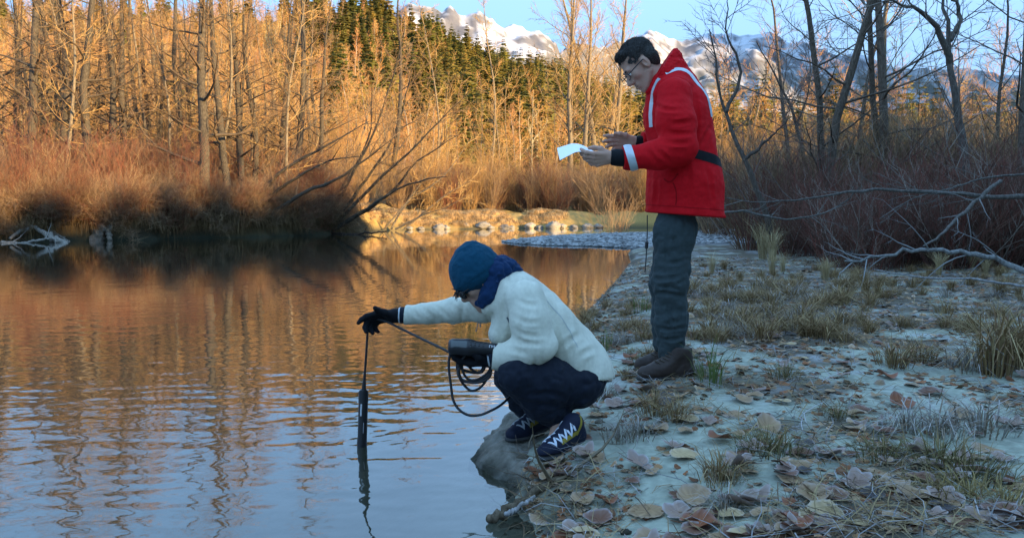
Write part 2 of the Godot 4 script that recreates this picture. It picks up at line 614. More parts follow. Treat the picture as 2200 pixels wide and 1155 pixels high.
func terrain() -> void:
	var xs := steps([-900, 40, -90, 12, -20, 0.9, -7, 0.5, -0.6, 0.06, 3.2, 0.05, 6, 0.18, 14, 0.4, 40, 3, 100, 12, 900, 45])
	var zs := steps([-1500, 60, -80, 8, -40, 0.8, -24, 0.35, -12, 0.16, -6, 0.05, -1.6, 0.04, 1.0, 0.8, 60, 6, 160, 20])
	var b := Builder.new()
	var nx := xs.size()
	var nz := zs.size()
	var hs := PackedFloat32Array()
	hs.resize(nx * nz)
	for j in nz:
		for i in nx:
			hs[j * nx + i] = ground(xs[i], zs[j])
	var sand := Color(0.40, 0.43, 0.345)
	var soil := Color(0.105, 0.075, 0.05)
	var frost := Color(0.50, 0.53, 0.55)
	var straw := Color(0.30, 0.20, 0.08)
	var bed := Color(0.075, 0.085, 0.06)
	for j in nz:
		for i in nx:
			var x := xs[i]
			var z := zs[j]
			var y := hs[j * nx + i]
			var i0 := maxi(i - 1, 0); var i1 := mini(i + 1, nx - 1)
			var j0 := maxi(j - 1, 0); var j1 := mini(j + 1, nz - 1)
			var nn := Vector3(-(hs[j * nx + i1] - hs[j * nx + i0]) / (xs[i1] - xs[i0]), 1.0, -(hs[j1 * nx + i] - hs[j0 * nx + i]) / (zs[j1] - zs[j0])).normalized()
			var col := sand
			if y < 0.0:
				col = sand.lerp(bed, smoothstep(-0.01, -0.12, y)) if z > -18.0 and x > -3.0 else bed * 0.7
			elif absf(x) < 88.0 and z > -75.0 and inside_near(Vector2(x, z)):
				var a := n_soft.get_noise_2d(x * 1.3 + 40.0, z * 1.3)
				var w := n_fine.get_noise_2d(x * 0.35, z * 0.35)
				# litter-covered soil away from the open sand patches
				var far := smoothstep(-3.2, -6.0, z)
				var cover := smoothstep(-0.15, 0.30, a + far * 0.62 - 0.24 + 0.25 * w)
				if z < -17.0 and x < 9.0:
					col = Color(0.24, 0.25, 0.25).lerp(Color(0.13, 0.13, 0.13), smoothstep(-0.4, 0.4, n_fine.get_noise_2d(x, z)))
				else:
					col = sand.lerp(Color(0.31, 0.335, 0.27), smoothstep(0.0, 0.5, n_soft.get_noise_2d(x * 3.1, z * 3.1 + 9.0)))
					col = col.lerp(soil, cover * 0.85)
					col = col.lerp(frost, 0.5 * smoothstep(0.12, 0.45, n_soft.get_noise_2d(x * 2.7 - 30.0, z * 2.7) + 0.25 * w) * smoothstep(-2.5, -4.5, z) * (1.0 - smoothstep(-14.0, -20.0, z)))
				col = col.lerp(col * 0.38, 1.0 - smoothstep(0.0, 0.085, y + 0.03 * n_fine.get_noise_2d(x * 0.3, z * 0.3)))
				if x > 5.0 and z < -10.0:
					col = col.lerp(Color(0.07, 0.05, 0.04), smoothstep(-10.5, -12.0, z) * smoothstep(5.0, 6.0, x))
			elif z > -75.0:
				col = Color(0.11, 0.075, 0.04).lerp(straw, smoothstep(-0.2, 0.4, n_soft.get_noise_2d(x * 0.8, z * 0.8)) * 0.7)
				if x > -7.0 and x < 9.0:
					col = col.lerp(Color(0.46, 0.31, 0.10), 0.85)  # sunlit look painted in: brighter golden ground along this bank
			else:
				col = Color(0.10, 0.085, 0.03).lerp(Color(0.17, 0.11, 0.045), smoothstep(-0.3, 0.3, n_soft.get_noise_2d(x * 0.03, z * 0.03)))
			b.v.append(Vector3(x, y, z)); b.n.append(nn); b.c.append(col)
	for j in nz - 1:
		for i in nx - 1:
			var k := j * nx + i
			b.ix.append(k); b.ix.append(k + 1); b.ix.append(k + nx)
			b.ix.append(k + 1); b.ix.append(k + nx + 1); b.ix.append(k + nx)
	tag(obj("ground", b.mesh(), M.ground), "frosty pale sand bank, river bed and wooded valley floor", "", "", "structure")

func mountains() -> void:
	# snowy range across the back: height of the skyline by direction (tangent of the angle off the view axis -> tangent of the climb)
	var line := [Vector2(-1.2, 0.12), Vector2(-0.40, 0.14), Vector2(-0.22, 0.19), Vector2(-0.13, 0.256), Vector2(-0.09, 0.252), Vector2(-0.045, 0.240), Vector2(0.0, 0.229), Vector2(0.035, 0.219), Vector2(0.062, 0.202), Vector2(0.10, 0.203), Vector2(0.14, 0.216), Vector2(0.18, 0.229), Vector2(0.215, 0.222), Vector2(0.25, 0.230), Vector2(0.29, 0.222), Vector2(0.325, 0.232), Vector2(0.35, 0.216), Vector2(0.39, 0.206), Vector2(0.43, 0.198), Vector2(0.50, 0.186), Vector2(0.56, 0.18), Vector2(0.66, 0.175), Vector2(0.8, 0.19), Vector2(1.1, 0.30), Vector2(1.5, 0.42), Vector2(2.1, 0.40), Vector2(3.5, 0.25)]
	var b := Builder.new()
	var na := 760
	var nr := 150
	var pos := PackedVector3Array()
	for j in nr:
		var t := float(j) / (nr - 1)
		for i in na:
			var tx := -1.2 + 4.2 * pow(float(i) / (na - 1), 1.25)
			var sl := 0.2
			for q in line.size() - 1:
				if tx >= line[q].x and tx <= line[q + 1].x:
					sl = lerpf(line[q].y, line[q + 1].y, smoothstep(0, 1, (tx - line[q].x) / (line[q + 1].x - line[q].x)) * 0.5 + 0.5 * (tx - line[q].x) / (line[q + 1].x - line[q].x))
			# the left shoulder stands nearer than the right range
			var crest := lerpf(1500.0, 2900.0, smoothstep(0.04, 0.16, tx))
			crest = lerpf(crest, 2200.0, smoothstep(0.75, 1.1, tx))
			var d := lerpf(crest * 0.42, crest * 1.25, t)
			var rel := clampf((d - crest * 0.42) / (crest * 0.58), 0.0, 1.0)
			var shape := pow(rel, 1.45) if d <= crest else 1.0 - 0.6 * (d - crest) / (crest * 0.25)
			sl *= lerpf(1.0, 0.955, smoothstep(0.08, 0.14, tx))
			var x := tx * d
			var rg := n_ridge.get_noise_2d(x * 0.0016, d * 0.0011)
			var y := sl * d * shape if d <= crest else sl * crest * shape
			y += 900.0 * exp(-((x - 2700.0) * (x - 2700.0) + (d - 1780.0) * (d - 1780.0)) / 330000.0) * (0.75 + 0.5 * rg)  # added peak outside the view, casting shade on the right range
			y += (rg - 0.25) * 95.0 * rel * (crest / 2900.0) * (1.0 - 0.72 * smoothstep(0.86, 1.0, rel)) + (n_soft.get_noise_2d(x * 0.02, d * 0.02) * 16.0 + n_ridge.get_noise_2d(x * 0.009, d * 0.007) * 6.0) * rel
			pos.append(Vector3(x, y - 4.0, -d))
	for j in nr:
		for i in na:
			var p := pos[j * na + i]
			var du := pos[j * na + mini(i + 1, na - 1)] - pos[j * na + maxi(i - 1, 0)]
			var dv := pos[mini(j + 1, nr - 1) * na + i] - pos[maxi(j - 1, 0) * na + i]
			var nn := du.cross(dv).normalized()
			if nn.y < 0:
				nn = -nn
			var climb := p.y / maxf(-p.z, 1.0)
			var f := n_soft.get_noise_2d(p.x * 0.008, p.z * 0.008) + 0.8 * n_fine.get_noise_2d(p.x * 0.002, p.z * 0.002)
			var tree := 1.0 - smoothstep(0.140, 0.205, climb + 0.05 * f)
			var rock := smoothstep(0.12, 0.34, 1.0 - nn.y + 0.34 * f)
			var col := Color(0.62, 0.63, 0.66)
			col = col.lerp(Color(0.11, 0.11, 0.12), rock * 0.9)
			col = col.lerp(Color(0.10, 0.10, 0.075), clampf(tree * (0.45 + 0.9 * smoothstep(-0.25, 0.3, f)), 0, 1))
			b.v.append(p); b.n.append(nn); b.c.append(col)
	for j in nr - 1:
		for i in na - 1:
			var k := j * na + i
			b.ix.append(k); b.ix.append(k + na); b.ix.append(k + 1)
			b.ix.append(k + 1); b.ix.append(k + na); b.ix.append(k + na + 1)
	tag(obj("mountains", b.mesh(), M.snow), "snow covered mountain range beyond the valley, sunlit along its tops", "", "", "structure")

func water() -> void:
	var xs := steps([-120, 12, -30, 2.0, -9, 0.25, -3.5, 0.035, 1.2, 0.03, 3.5, 0.15, 12, 1.0, 80, 12])
	var zs := steps([-46, 0.8, -24, 0.35, -12, 0.12, -7, 0.04, -4, 0.02, -1.9, 0.016, 0.5, 0.3, 6, 1.5])
	var nzw := FastNoiseLite.new()
	nzw.seed = 77; nzw.frequency = 1.0; nzw.fractal_octaves = 2
	var b := Builder.new()
	var nx := xs.size()
	var nz := zs.size()
	var hs := PackedFloat32Array()
	hs.resize(nx * nz)
	for j in nz:
		var z := zs[j]
		for i in nx:
			var x := xs[i]
			var wx := x + 0.35 * nzw.get_noise_2d(x * 0.7, z * 0.7)
			var calm := 0.55 + 0.45 * nzw.get_noise_2d(x * 0.25 + 7.0, z * 0.25)
			var y := 0.0021 * nzw.get_noise_2d(wx * 1.1 + z * 0.5, z * 4.6)
			y += 0.0010 * nzw.get_noise_2d(wx * 3.0 - z * 0.6, z * 8.5 + 50.0)
			y += 0.0013 * nzw.get_noise_2d(x * 5.5 + 3.0 * nzw.get_noise_2d(x, z), z * 8.0)
			y += 0.0009 * nzw.get_noise_2d(x * 8.0 + 20.0, z * 17.0)
			y += 0.00008 * sin(z * 46.0 + 6.0 * nzw.get_noise_2d(x * 0.5, z * 0.5) + x * 7.0) * calm
			# rings round the probe
			var d := Vector2(x + 0.643, z + 3.3).length()
			if d < 0.7:
				y += 0.0008 * sin(d * 70.0) * exp(-d * 6.0)
			hs[j * nx + i] = y * lerpf(0.4, 1.0, calm) * lerpf(1.0, 0.42, smoothstep(-4.0, -12.0, z))
	for j in nz:
		for i in nx:
			var i0 := maxi(i - 1, 0); var i1 := mini(i + 1, nx - 1)
			var j0 := maxi(j - 1, 0); var j1 := mini(j + 1, nz - 1)
			b.v.append(Vector3(xs[i], hs[j * nx + i], zs[j]))
			b.n.append(Vector3(-(hs[j * nx + i1] - hs[j * nx + i0]) / (xs[i1] - xs[i0]), 1.0, -(hs[j1 * nx + i] - hs[j0 * nx + i]) / (zs[j1] - zs[j0])).normalized())
			b.c.append(Color.WHITE)
	for j in nz - 1:
		for i in nx - 1:
			var k := j * nx + i
			b.ix.append(k); b.ix.append(k + 1); b.ix.append(k + nx)
			b.ix.append(k + 1); b.ix.append(k + nx + 1); b.ix.append(k + nx)
	tag(obj("water", b.mesh(), M.water), "slow rippled river reflecting orange woods and blue sky", "", "", "structure")

func wander(p: Vector3, dir: Vector3, length: float, n: int, bend: float, up: float, rng: RandomNumberGenerator) -> Array:
	var pts := [p]
	var d := dir.normalized()
	for i in n:
		d = (d + Vector3(rng.randfn(0, bend), rng.randfn(0, bend) + up, rng.randfn(0, bend))).normalized()
		p += d * length / n
		pts.append(p)
	return pts

func taper(r0: float, r1: float, n: int) -> Array:
	var out := []
	for i in n + 1:
		out.append(lerpf(r0, r1, float(i) / n))
	return out

func along(pts: Array, t: float) -> Array:
	var q := clampf(t, 0.0, 0.999) * (pts.size() - 1)
	var i := int(q)
	return [pts[i].lerp(pts[i + 1], q - i), (pts[i + 1] - pts[i]).normalized()]

func sprout(dir: Vector3, angle: float, rng: RandomNumberGenerator) -> Vector3:
	var a := dir.cross(Vector3(rng.randfn(), rng.randfn(), rng.randfn())).normalized()
	return (dir * cos(angle) + a * sin(angle)).normalized()

# twigs along a branch: side shoots, each with its own finer twigs
func twigs(cr: Builder, pts: Array, t0: float, count: int, length: float, r: float, fine: int, up: float, cols: Array, rng: RandomNumberGenerator) -> void:
	for i in count:
		var t := lerpf(t0, 1.0, (i + rng.randf()) / count)
		var a := along(pts, t)
		var l := length * rng.randf_range(0.5, 1.2) * (1.15 - 0.5 * t)
		var d := (sprout(a[1], rng.randf_range(0.5, 1.1), rng) + Vector3(0, up, 0)).normalized()
		var col: Color = cols[rng.randi() % cols.size()]
		var p1: Vector3 = a[0] + d * l * 0.5
		var d2 := (d + Vector3(rng.randfn(0, 0.2), up * 0.5, rng.randfn(0, 0.2))).normalized()
		cr.tube([a[0], p1, p1 + d2 * l * 0.5], [r, r * 0.7, r * 0.25], 3, col, false)
		for k in fine:
			var s := rng.randf_range(0.15, 1.0)
			var q: Vector3 = a[0] + d * l * s if s < 0.5 else p1 + d2 * l * (s - 0.5)
			var e := (sprout(d2, rng.randf_range(0.4, 1.0), rng) + Vector3(0, up, 0)).normalized()
			cr.spike(q, q + e * l * rng.randf_range(0.22, 0.5), r * 0.55, col)

# a leafless tree: [wood mesh, twig mesh]; limbs thicker than 2.5 cm belong to the wood
func bare_tree(sd: int, height: float, r: float, limbs: int, limb_len: float, low: float, steep: float, twig_n: int, fine: int, twig_r: float, bark: Color, cols: Array, stems := 1, bend := 0.05) -> Array:
	var rng := RandomNumberGenerator.new()
	rng.seed = sd
	var wood := Builder.new()
	var cr := Builder.new()
	for s in stems:
		var dir := Vector3(rng.randfn(0, 0.03), 1, rng.randfn(0, 0.03))
		var foot := Vector3.ZERO
		var hh := height
		var rr := r
		if stems > 1:
			var az := TAU * s / stems + rng.randf()
			dir = Vector3(cos(az) * 0.16, 1, sin(az) * 0.16)
			foot = Vector3(cos(az), 0, sin(az)) * r * 0.9
			hh *= rng.randf_range(0.75, 1.0)
			rr *= rng.randf_range(0.6, 1.0)
		var n := 12
		var pts := wander(foot - Vector3(0, 0.3, 0), dir, hh, n, bend, 0.05, rng)
		var rads := []
		for i in n + 1:
			var t := float(i) / n
			rads.append(rr * (pow(1.0 - t, 0.85) * 0.95 + 0.05) * (1.35 if i == 0 else 1.0))
		wood.tube(pts, rads, 9, bark)
		var az0 := rng.randf() * TAU
		for i in limbs:
			var t := lerpf(low, 0.97, pow(float(i) / limbs, 0.9)) + rng.randf_range(-0.02, 0.02)
			var a := along(pts, t)
			az0 += 2.4 + rng.randfn(0, 0.5)
			var tilt := lerpf(steep * 0.4, steep, t) + rng.randfn(0, 0.15)
			var d := Vector3(cos(az0), tilt, sin(az0)).normalized()
			var l := hh * limb_len * (1.08 - 0.8 * t) * rng.randf_range(0.6, 1.25)
			var lr := maxf(rr * (1.0 - t) * 0.42, 0.010) * rng.randf_range(0.7, 1.1)
			var lp := wander(a[0], d, l, 6, 0.14, 0.07, rng)
			if lr > 0.02:
				wood.tube(lp, taper(lr, lr * 0.2, 6), 5, bark, true, cols[0])
			else:
				cr.tube(lp, taper(lr, lr * 0.25, 6), 3, cols[0], false)
			twigs(cr, lp, 0.18, twig_n, l * 0.42, twig_r, fine, 0.15, cols, rng)
	return [wood.mesh(), cr.mesh()]

func shrub(sd: int, height: float, stems: int, spread: float, fine: int, r: float, cols: Array) -> ArrayMesh:
	var rng := RandomNumberGenerator.new()
	rng.seed = sd
	var b := Builder.new()
	for s in stems:
		var az := rng.randf() * TAU
		var out := rng.randf_range(0.1, 1.0) * spread
		var d := Vector3(cos(az) * out, 1, sin(az) * out)
		var col: Color = cols[rng.randi() % cols.size()]
		var l := height * rng.randf_range(0.55, 1.15)
		var pts := wander(Vector3(cos(az), 0, sin(az)) * 0.22 * rng.randf() * height * 0.4 - Vector3(0, 0.08, 0), d, l, 5, 0.13, 0.06, rng)
		b.tube(pts, taper(r, r * 0.3, 5), 3, col, false)
		twigs(b, pts, 0.25, fine, l * 0.34, r * 0.5, 3, 0.25, [col], rng)
	return b.mesh()

func conifer(sd: int, height: float, wide: float, whorls: int, per: int, bark: Color, green: Color) -> Array:
	var rng := RandomNumberGenerator.new()
	rng.seed = sd
	var wood := Builder.new()
	var cr := Builder.new()
	wood.tube([Vector3(0, -0.5, 0), Vector3(0, height * 0.5, 0), Vector3(0, height, 0)], [height * 0.014, height * 0.008, 0.02], 6, bark)
	for i in whorls:
		var t := (i + rng.randf() * 0.6) / whorls
		var y := height * lerpf(0.06, 0.985, t)
		var ln := wide * (pow(1.0 - t, 0.75) + 0.04) * rng.randf_range(0.75, 1.15)
		var az := rng.randf() * TAU
		for k in per:
			if rng.randf() < 0.12:
				continue
			az += TAU / per + rng.randfn(0, 0.25)
			var l := ln * rng.randf_range(0.6, 1.15)
			var d := Vector3(cos(az), 0, sin(az))
			var sd2 := Vector3(-d.z, 0, d.x)
			var droop := lerpf(0.55, 0.1, t)
			var a := Vector3(0, y, 0)
			var m := a + d * l * 0.55 - Vector3(0, l * 0.30 * droop, 0)
			var e := a + d * l - Vector3(0, l * 0.7 * droop, 0)
			var g := green * rng.randf_range(0.65, 1.35)
			g.a = 1.0
			var wd := l * 0.30
			var sag := Vector3(0, -l * 0.14, 0)
			cr.tri(a, m + sd2 * wd + sag, m, g); cr.tri(a, m, m - sd2 * wd + sag, g)
			cr.tri(m, m + sd2 * wd + sag, e, g); cr.tri(m, e, m - sd2 * wd + sag, g)
			# hanging sprays under the branch
			var q := m + sag * 1.4 + sd2 * rng.randfn(0, wd * 0.4)
			cr.tri(a.lerp(m, 0.5), e, q - Vector3(0, l * 0.18, 0), g * 0.9)
			var soft := (d * 0.75 + Vector3(0, 0.65, 0)).normalized()
			for w in range(cr.v.size() - 15, cr.v.size(), 3):
				if cr.n[w].dot(soft) < 0.0:
					var sw := cr.v[w + 1]
					cr.v[w + 1] = cr.v[w + 2]
					cr.v[w + 2] = sw
				for w2 in 3:
					cr.n[w + w2] = (soft * 1.2 + (cr.n[w + w2] if cr.n[w + w2].dot(soft) > 0.0 else -cr.n[w + w2]) * 0.5).normalized()
	return [wood.mesh(), cr.mesh()]

func tree_node(called: String, meshes: Array, wood_m: Material, twig_m: Material) -> Node3D:
	var t := Node3D.new()
	t.name = called
	obj("trunk", meshes[0], wood_m, t)
	obj("crown", meshes[1], twig_m, t)
	return t

var SHRUBS := []

func woods() -> void:
	var rng := RandomNumberGenerator.new()
	rng.seed = 404
	var bark := Color(0.135, 0.118, 0.095)
	var pale := Color(0.34, 0.29, 0.21)
	var warm := [Color(0.46, 0.30, 0.12), Color(0.52, 0.36, 0.15), Color(0.36, 0.21, 0.08), Color(0.48, 0.27, 0.10)]
	var brown := [Color(0.24, 0.155, 0.085), Color(0.31, 0.20, 0.10), Color(0.18, 0.115, 0.065)]
	var grey := [Color(0.19, 0.16, 0.13), Color(0.23, 0.16, 0.11), Color(0.15, 0.11, 0.09)]
	var rusty := [Color(0.54, 0.29, 0.10), Color(0.46, 0.22, 0.075), Color(0.56, 0.36, 0.13)]
	var protos := []
	for i in 4:
		protos.append(tree_node("alder", bare_tree(100 + i, 11.5 + i * 0.7, 0.17, 26, 0.26, 0.14, 0.55, 11, 5, 0.008, bark, brown, 1, 0.05), M.bark, M.twig))
	for i in 4:
		protos.append(tree_node("young", bare_tree(200 + i, 8.5 + i * 0.5, 0.065, 26, 0.22, 0.10, 0.9, 9, 5, 0.007, pale, warm, 1, 0.06), M.bark, M.twig))
	for i in 3:
		protos.append(tree_node("dense", bare_tree(300 + i, 10.0, 0.09, 34, 0.27, 0.06, 1.0, 13, 6, 0.008, pale, rusty, 1, 0.06), M.bark, M.twig))
	for i in 2:
		protos.append(tree_node("cottonwood", bare_tree(400 + i, 21.0, 0.34, 26, 0.27, 0.22, 1.5, 14, 5, 0.014, pale, warm, 3, 0.03), M.bark, M.twig))
	for i in 3:
		protos.append(tree_node("grey", bare_tree(500 + i, 11.0, 0.092, 28, 0.22, 0.14, 0.6, 11, 5, 0.006, Color(0.19, 0.155, 0.125), grey, 1, 0.06), M.bark, M.twig))
	# ---- trees that the photograph singles out: [direction at eye height, distance, proto, size, turn, lean x, lean z, label]
	var single := [
		[440, 27.0, 0, 1.12, 0.3, 0.0, 0.02, "thickest grey alder trunk on the far bank, left of the leaning stems"],
		[212, 27.5, 1, 1.05, 1.2, 0.02, 0.0, "dark straight alder second from the left edge of the far bank"],
		[492, 28.0, 2, 0.9, 2.2, 0.02, -0.09, "alder leaning right just beside the thickest grey trunk"],
		[520, 28.5, 3, 0.8, 0.9, 0.0, -0.07, "slimmer alder leaning right behind its leaning neighbour"],
		[128, 26.8, 5, 1.15, 0.4, 0.0, -0.14, "slender dark tree slanting right near the left end of the far bank"],
		[28, 29.0, 6, 1.1, 2.0, 0.0, -0.18, "sunlit pale trunk slanting right at the left end of the far bank"],
		[332, 34.0, 4, 1.35, 0.7, 0.0, 0.01, "straight sunlit young trunk between two dark alders"],
		[262, 36.0, 0, 0.95, 2.9, 0.0, 0.02, "sunlit alder set back behind the dark straight one"],
		[618, 33.0, 1, 0.8, 1.7, 0.0, -0.03, "grey alder behind the base of the leaning thicket"],
		[940, 47.0, 7, 1.35, 0.1, 0.0, 0.02, "tall slim tree rising before the snowy shoulder"],
		[1052, 50.0, 5, 1.65, 1.1, 0.0, -0.05, "tall slim poplar with upswept branches left of the cottonwood"],
		[1228, 52.0, 11, 0.95, 0.4, 0.0, 0.0, "big many-stemmed cottonwood left of the standing person's head"],
		[1300, 58.0, 12, 0.9, 2.0, 0.0, -0.02, "second cottonwood partly behind the standing person's head"],
		[1778, 14.0, 13, 0.98, 0.5, 0.0, 0.0, "straight grey tree on the right bank, first right of the snowy peak"],
		[1762, 14.8, 14, 0.85, 1.5, 0.0, 0.02, "slim companion stem touching the straight grey tree"],
		[1882, 15.2, 13, 1.1, 2.4, 0.0, 0.0, "thick brown tree in the middle of the right bank"],
		[1900, 16.0, 15, 0.9, 0.2, 0.0, -0.02, "stem close beside the thick brown tree of the right bank"],
		[1925, 18.0, 5, 1.2, 3.3, 0.0, -0.07, "reddish slim tree slanting right on the right bank"],
		[1840, 19.0, 14, 0.75, 5.0, 0.0, 0.04, "thin twiggy tree between the two straight right bank trees"],
		[2178, 11.8, 13, 0.85, 1.9, 0.0, -0.02, "grey tree at the right end of the right bank"],
		[2120, 16.0, 15, 0.62, 4.0, 0.0, 0.03, "small tree with a few dead leaves near the right end"],
		[1690, 21.0, 14, 0.8, 0.6, 0.0, -0.02, "thin tree standing before the lit snow patch of the peak"],
	]
	for s in single:
		var d: float = s[1]
		var x: float = (s[0] - 1100.0) / 1660.0 * d
		var p: Node3D = protos[s[2]]
		dup(p, ["alder_tree", "young_tree", "rusty_tree", "cottonwood_tree", "grey_tree"][0 if s[2] < 4 else 1 if s[2] < 8 else 2 if s[2] < 11 else 3 if s[2] < 13 else 4], on(x, -d), s[4], s[3], s[7], "tree", "bare trees singled out along the banks", Vector2(s[5], s[6]))
	# ---- the mass of the woods, tree by tree
	var zones := [
		[66, 26.5, 42.0, -180.0, 690.0, [0, 1, 4, 5, 6, 7, 2, 3, 0, 1], "bare slender tree in the sunlit wood on the far left bank", "slender trees of the far left wood"],
		[60, 38.0, 72.0, -150.0, 860.0, [8, 9, 10, 4, 5, 9, 3, 10], "rusty twigged tree deep in the wood behind the far left bank", "trees deep in the far left wood"],
		[20, 46.0, 72.0, 780.0, 1330.0, [5, 6, 7, 9, 4, 10], "thin bare tree behind the sunlit grassy bank", "trees behind the sunlit bank"],
		[26, 19.0, 38.0, 1560.0, 2330.0, [13, 14, 15, 10, 5], "slim bare tree in the thicket behind the right bank", "trees behind the right bank"],
		[34, 34.0, 62.0, 1420.0, 2250.0, [8, 9, 10, 6], "orange twigged tree lit by sun far behind the right bank", "lit trees far behind the right bank"],
	]
	for zn in zones:
		for i in zn[0]:
			var d := lerpf(zn[1], zn[2], pow(rng.randf(), 0.8))
			var px := lerpf(zn[3], zn[4], (i + rng.randf()) / zn[0])
			var x := (px - 1100.0) / 1660.0 * d
			var z := -d
			var pt := Vector2(x, z)
			if not inside_far(pt) and not inside_near(pt):
				continue
			var lane := x * SUNWARD.y - z * SUNWARD.x
			if inside_near(pt) and (absf(z) < 18.0 and x < 5.5 or lane > 22.5 and lane < 31.0):
				continue
			var k: int = zn[5][rng.randi() % zn[5].size()]
			var sz := rng.randf_range(0.75, 1.1)
			if k >= 8 and k <= 10 and d < 45.0:
				sz *= 0.8
			var slant := rng.randfn(0, 0.05)
			var said: String = ["grey alder", "grey alder", "rough alder", "dark alder", "pale young tree", "thin young tree", "slender young tree", "upright young tree", "rusty twigged tree", "reddish twigged tree", "orange twigged tree", "tree", "tree", "grey slim tree", "brown slim tree", "twiggy slim tree"][k]
			said = ("upright " if absf(slant) < 0.022 else "left leaning " if slant > 0 else "right leaning ") + said + (" in the front rows " if d < zn[1] + (zn[2] - zn[1]) * 0.3 else " in the middle rows " if d < zn[1] + (zn[2] - zn[1]) * 0.65 else " far back ") + near_what(px)
			dup(protos[k], "bare_tree", on(x, z), rng.randf() * TAU, sz, said, "tree", zn[7], Vector2(rng.randfn(0, 0.03), slant))
	# ---- conifers
	var firs := []
	for i in 3:
		firs.append(tree_node("fir", conifer(600 + i, 20.0, 3.4, 32, 10, Color(0.09, 0.065, 0.045), Color(0.18, 0.17, 0.055)), M.bark, M.needles))
	var fir_places := []
	for i in 16:
		fir_places.append([lerpf(950.0, 1340.0, (i + rng.randf()) / 16.0), rng.randf_range(70.0, 105.0), rng.randf_range(0.35, 0.62), "dark conifer behind the sunlit bank", "conifers behind the sunlit bank"])
	for i in 44:
		fir_places.append([lerpf(1400.0, 2320.0, (i + rng.randf()) / 44.0), rng.randf_range(92.0, 150.0), rng.randf_range(0.62, 0.95), "green conifer in the forest edge", "conifers of the forest edge below the peak"])
	for i in 10:
		fir_places.append([[715, 735, 752, 768, 786, 800, 690, 672, 770, 745][i], 250.0 + 14.0 * (i % 4), rng.randf_range(0.75, 1.1), "conifer on the hill skyline", "conifers on the hill skyline"])
	for f in fir_places:
		var x: float = (f[0] - 1100.0) / 1660.0 * f[1]
		dup(firs[rng.randi() % 3], "conifer_tree", on(x, -f[1]), rng.randf() * TAU, f[2], ("taller " if f[2] > 0.8 or f[2] < 0.62 and f[2] > 0.48 else "shorter ") + f[3] + ", " + near_what(f[0]), "tree", f[4])
	# the rest of the hillside reads as one forest
	var fir_far := conifer(650, 20.0, 4.2, 26, 9, Color(0.08, 0.06, 0.04), Color(1, 1, 1))
	var where := []
	var tints := []
	for i in 5200:
		var d := lerpf(105.0, 560.0, pow(rng.randf(), 0.75))
		var px := rng.randf_range(-300.0, 2500.0)
		var x := (px - 1100.0) / 1660.0 * d
		var hh := hill(x, -d)
		if px < 640.0 and rng.randf() < 0.8 or px < 900.0 and d < 400.0 and rng.randf() < 0.6:
			continue
		if hh < 4.0 and (px < 1400.0 or d < 110.0 or d > 240.0):
			continue
		where.append(Transform3D(Basis(Vector3.UP, rng.randf() * TAU).scaled(Vector3(1, 1, 1) * rng.randf_range(0.55, 1.1)), on(x, -d, -0.5)))
		var g := rng.randf_range(0.6, 1.35)
		tints.append(Color(0.22 * g * rng.randf_range(0.85, 1.2), 0.20 * g, 0.055 * g))
	# trees added on the unseen slope behind the camera to shape the shade
	for i in 1500:
		var u := rng.randf_range(22.0, 48.0)
		var l := rng.randf_range(-48.0, 74.0)
		if l > 21.5 and l < 43.0:
			continue
		var x := u * SUNWARD.x + l * SUNWARD.y
		var z := u * SUNWARD.y - l * SUNWARD.x
		if z < 0 and x < -z * 0.80 + 3.0:
			continue
		var sz := rng.randf_range(0.12, 0.23) if l > 4.0 and l < 22.0 else rng.randf_range(0.16, 0.30)
		where.append(Transform3D(Basis(Vector3.UP, rng.randf() * TAU).scaled(Vector3(1.9, 1, 1.9) * sz), on(x, z, -0.4)))
		tints.append(Color(0.05, 0.058, 0.024) * rng.randf_range(0.7, 1.3))
	var forest := many("forest", fir_far[1], M.needles, where, tints)
	tag(forest, "conifer forest covering the sunlit hillside, and added unseen conifers shading the river", "", "", "stuff")
	# leafless broadleaf wood at the foot of the hill
	where = []
	tints = []
	for i in 900:
		var d := lerpf(72.0, 300.0, pow(rng.randf(), 0.8))
		var px := rng.randf_range(-250.0, 1480.0)
		if rng.randf() < smoothstep(900.0, 1250.0, px) * 0.6:
			continue
		var x := (px - 1100.0) / 1660.0 * d
		where.append(Transform3D(Basis(Vector3.UP, rng.randf() * TAU).scaled(Vector3.ONE * rng.randf_range(0.85, 1.5)), on(x, -d, -0.3)))
		var g := rng.randf_range(0.75, 1.25)
		tints.append(Color(g, g * rng.randf_range(0.85, 1.15), g))
	for i in 1500:
		var d := lerpf(150.0, 540.0, rng.randf())
		var px := rng.randf_range(-250.0, 1150.0)
		if rng.randf() < smoothstep(600.0, 1050.0, px) * 0.85:
			continue
		var x := (px - 1100.0) / 1660.0 * d
		where.append(Transform3D(Basis(Vector3.UP, rng.randf() * TAU).scaled(Vector3.ONE * rng.randf_range(0.9, 1.6)), on(x, -d, -0.3)))
		var g := rng.randf_range(0.7, 1.1)
		tints.append(Color(g, g * rng.randf_range(0.85, 1.15), g))
	var far_tree := bare_tree(700, 9.5, 0.12, 40, 0.25, 0.08, 0.9, 12, 5, 0.016, pale, rusty, 1, 0.05)
	var both := Builder.new()
	for mm in far_tree:
		var a: Array = mm.surface_get_arrays(0)
		var k := both.v.size()
		both.v.append_array(a[Mesh.ARRAY_VERTEX]); both.n.append_array(a[Mesh.ARRAY_NORMAL]); both.c.append_array(a[Mesh.ARRAY_COLOR])
		for q in a[Mesh.ARRAY_INDEX]:
			both.ix.append(q + k)
	tag(many("broadleaf_forest", both.mesh(), M.twig, where, tints), "rusty brown leafless wood at the foot of the hill", "", "", "stuff")
	for p in protos:
		p.free()
	for p in firs:
		p.free()
	leaning_trees(brown, warm, bark, pale)

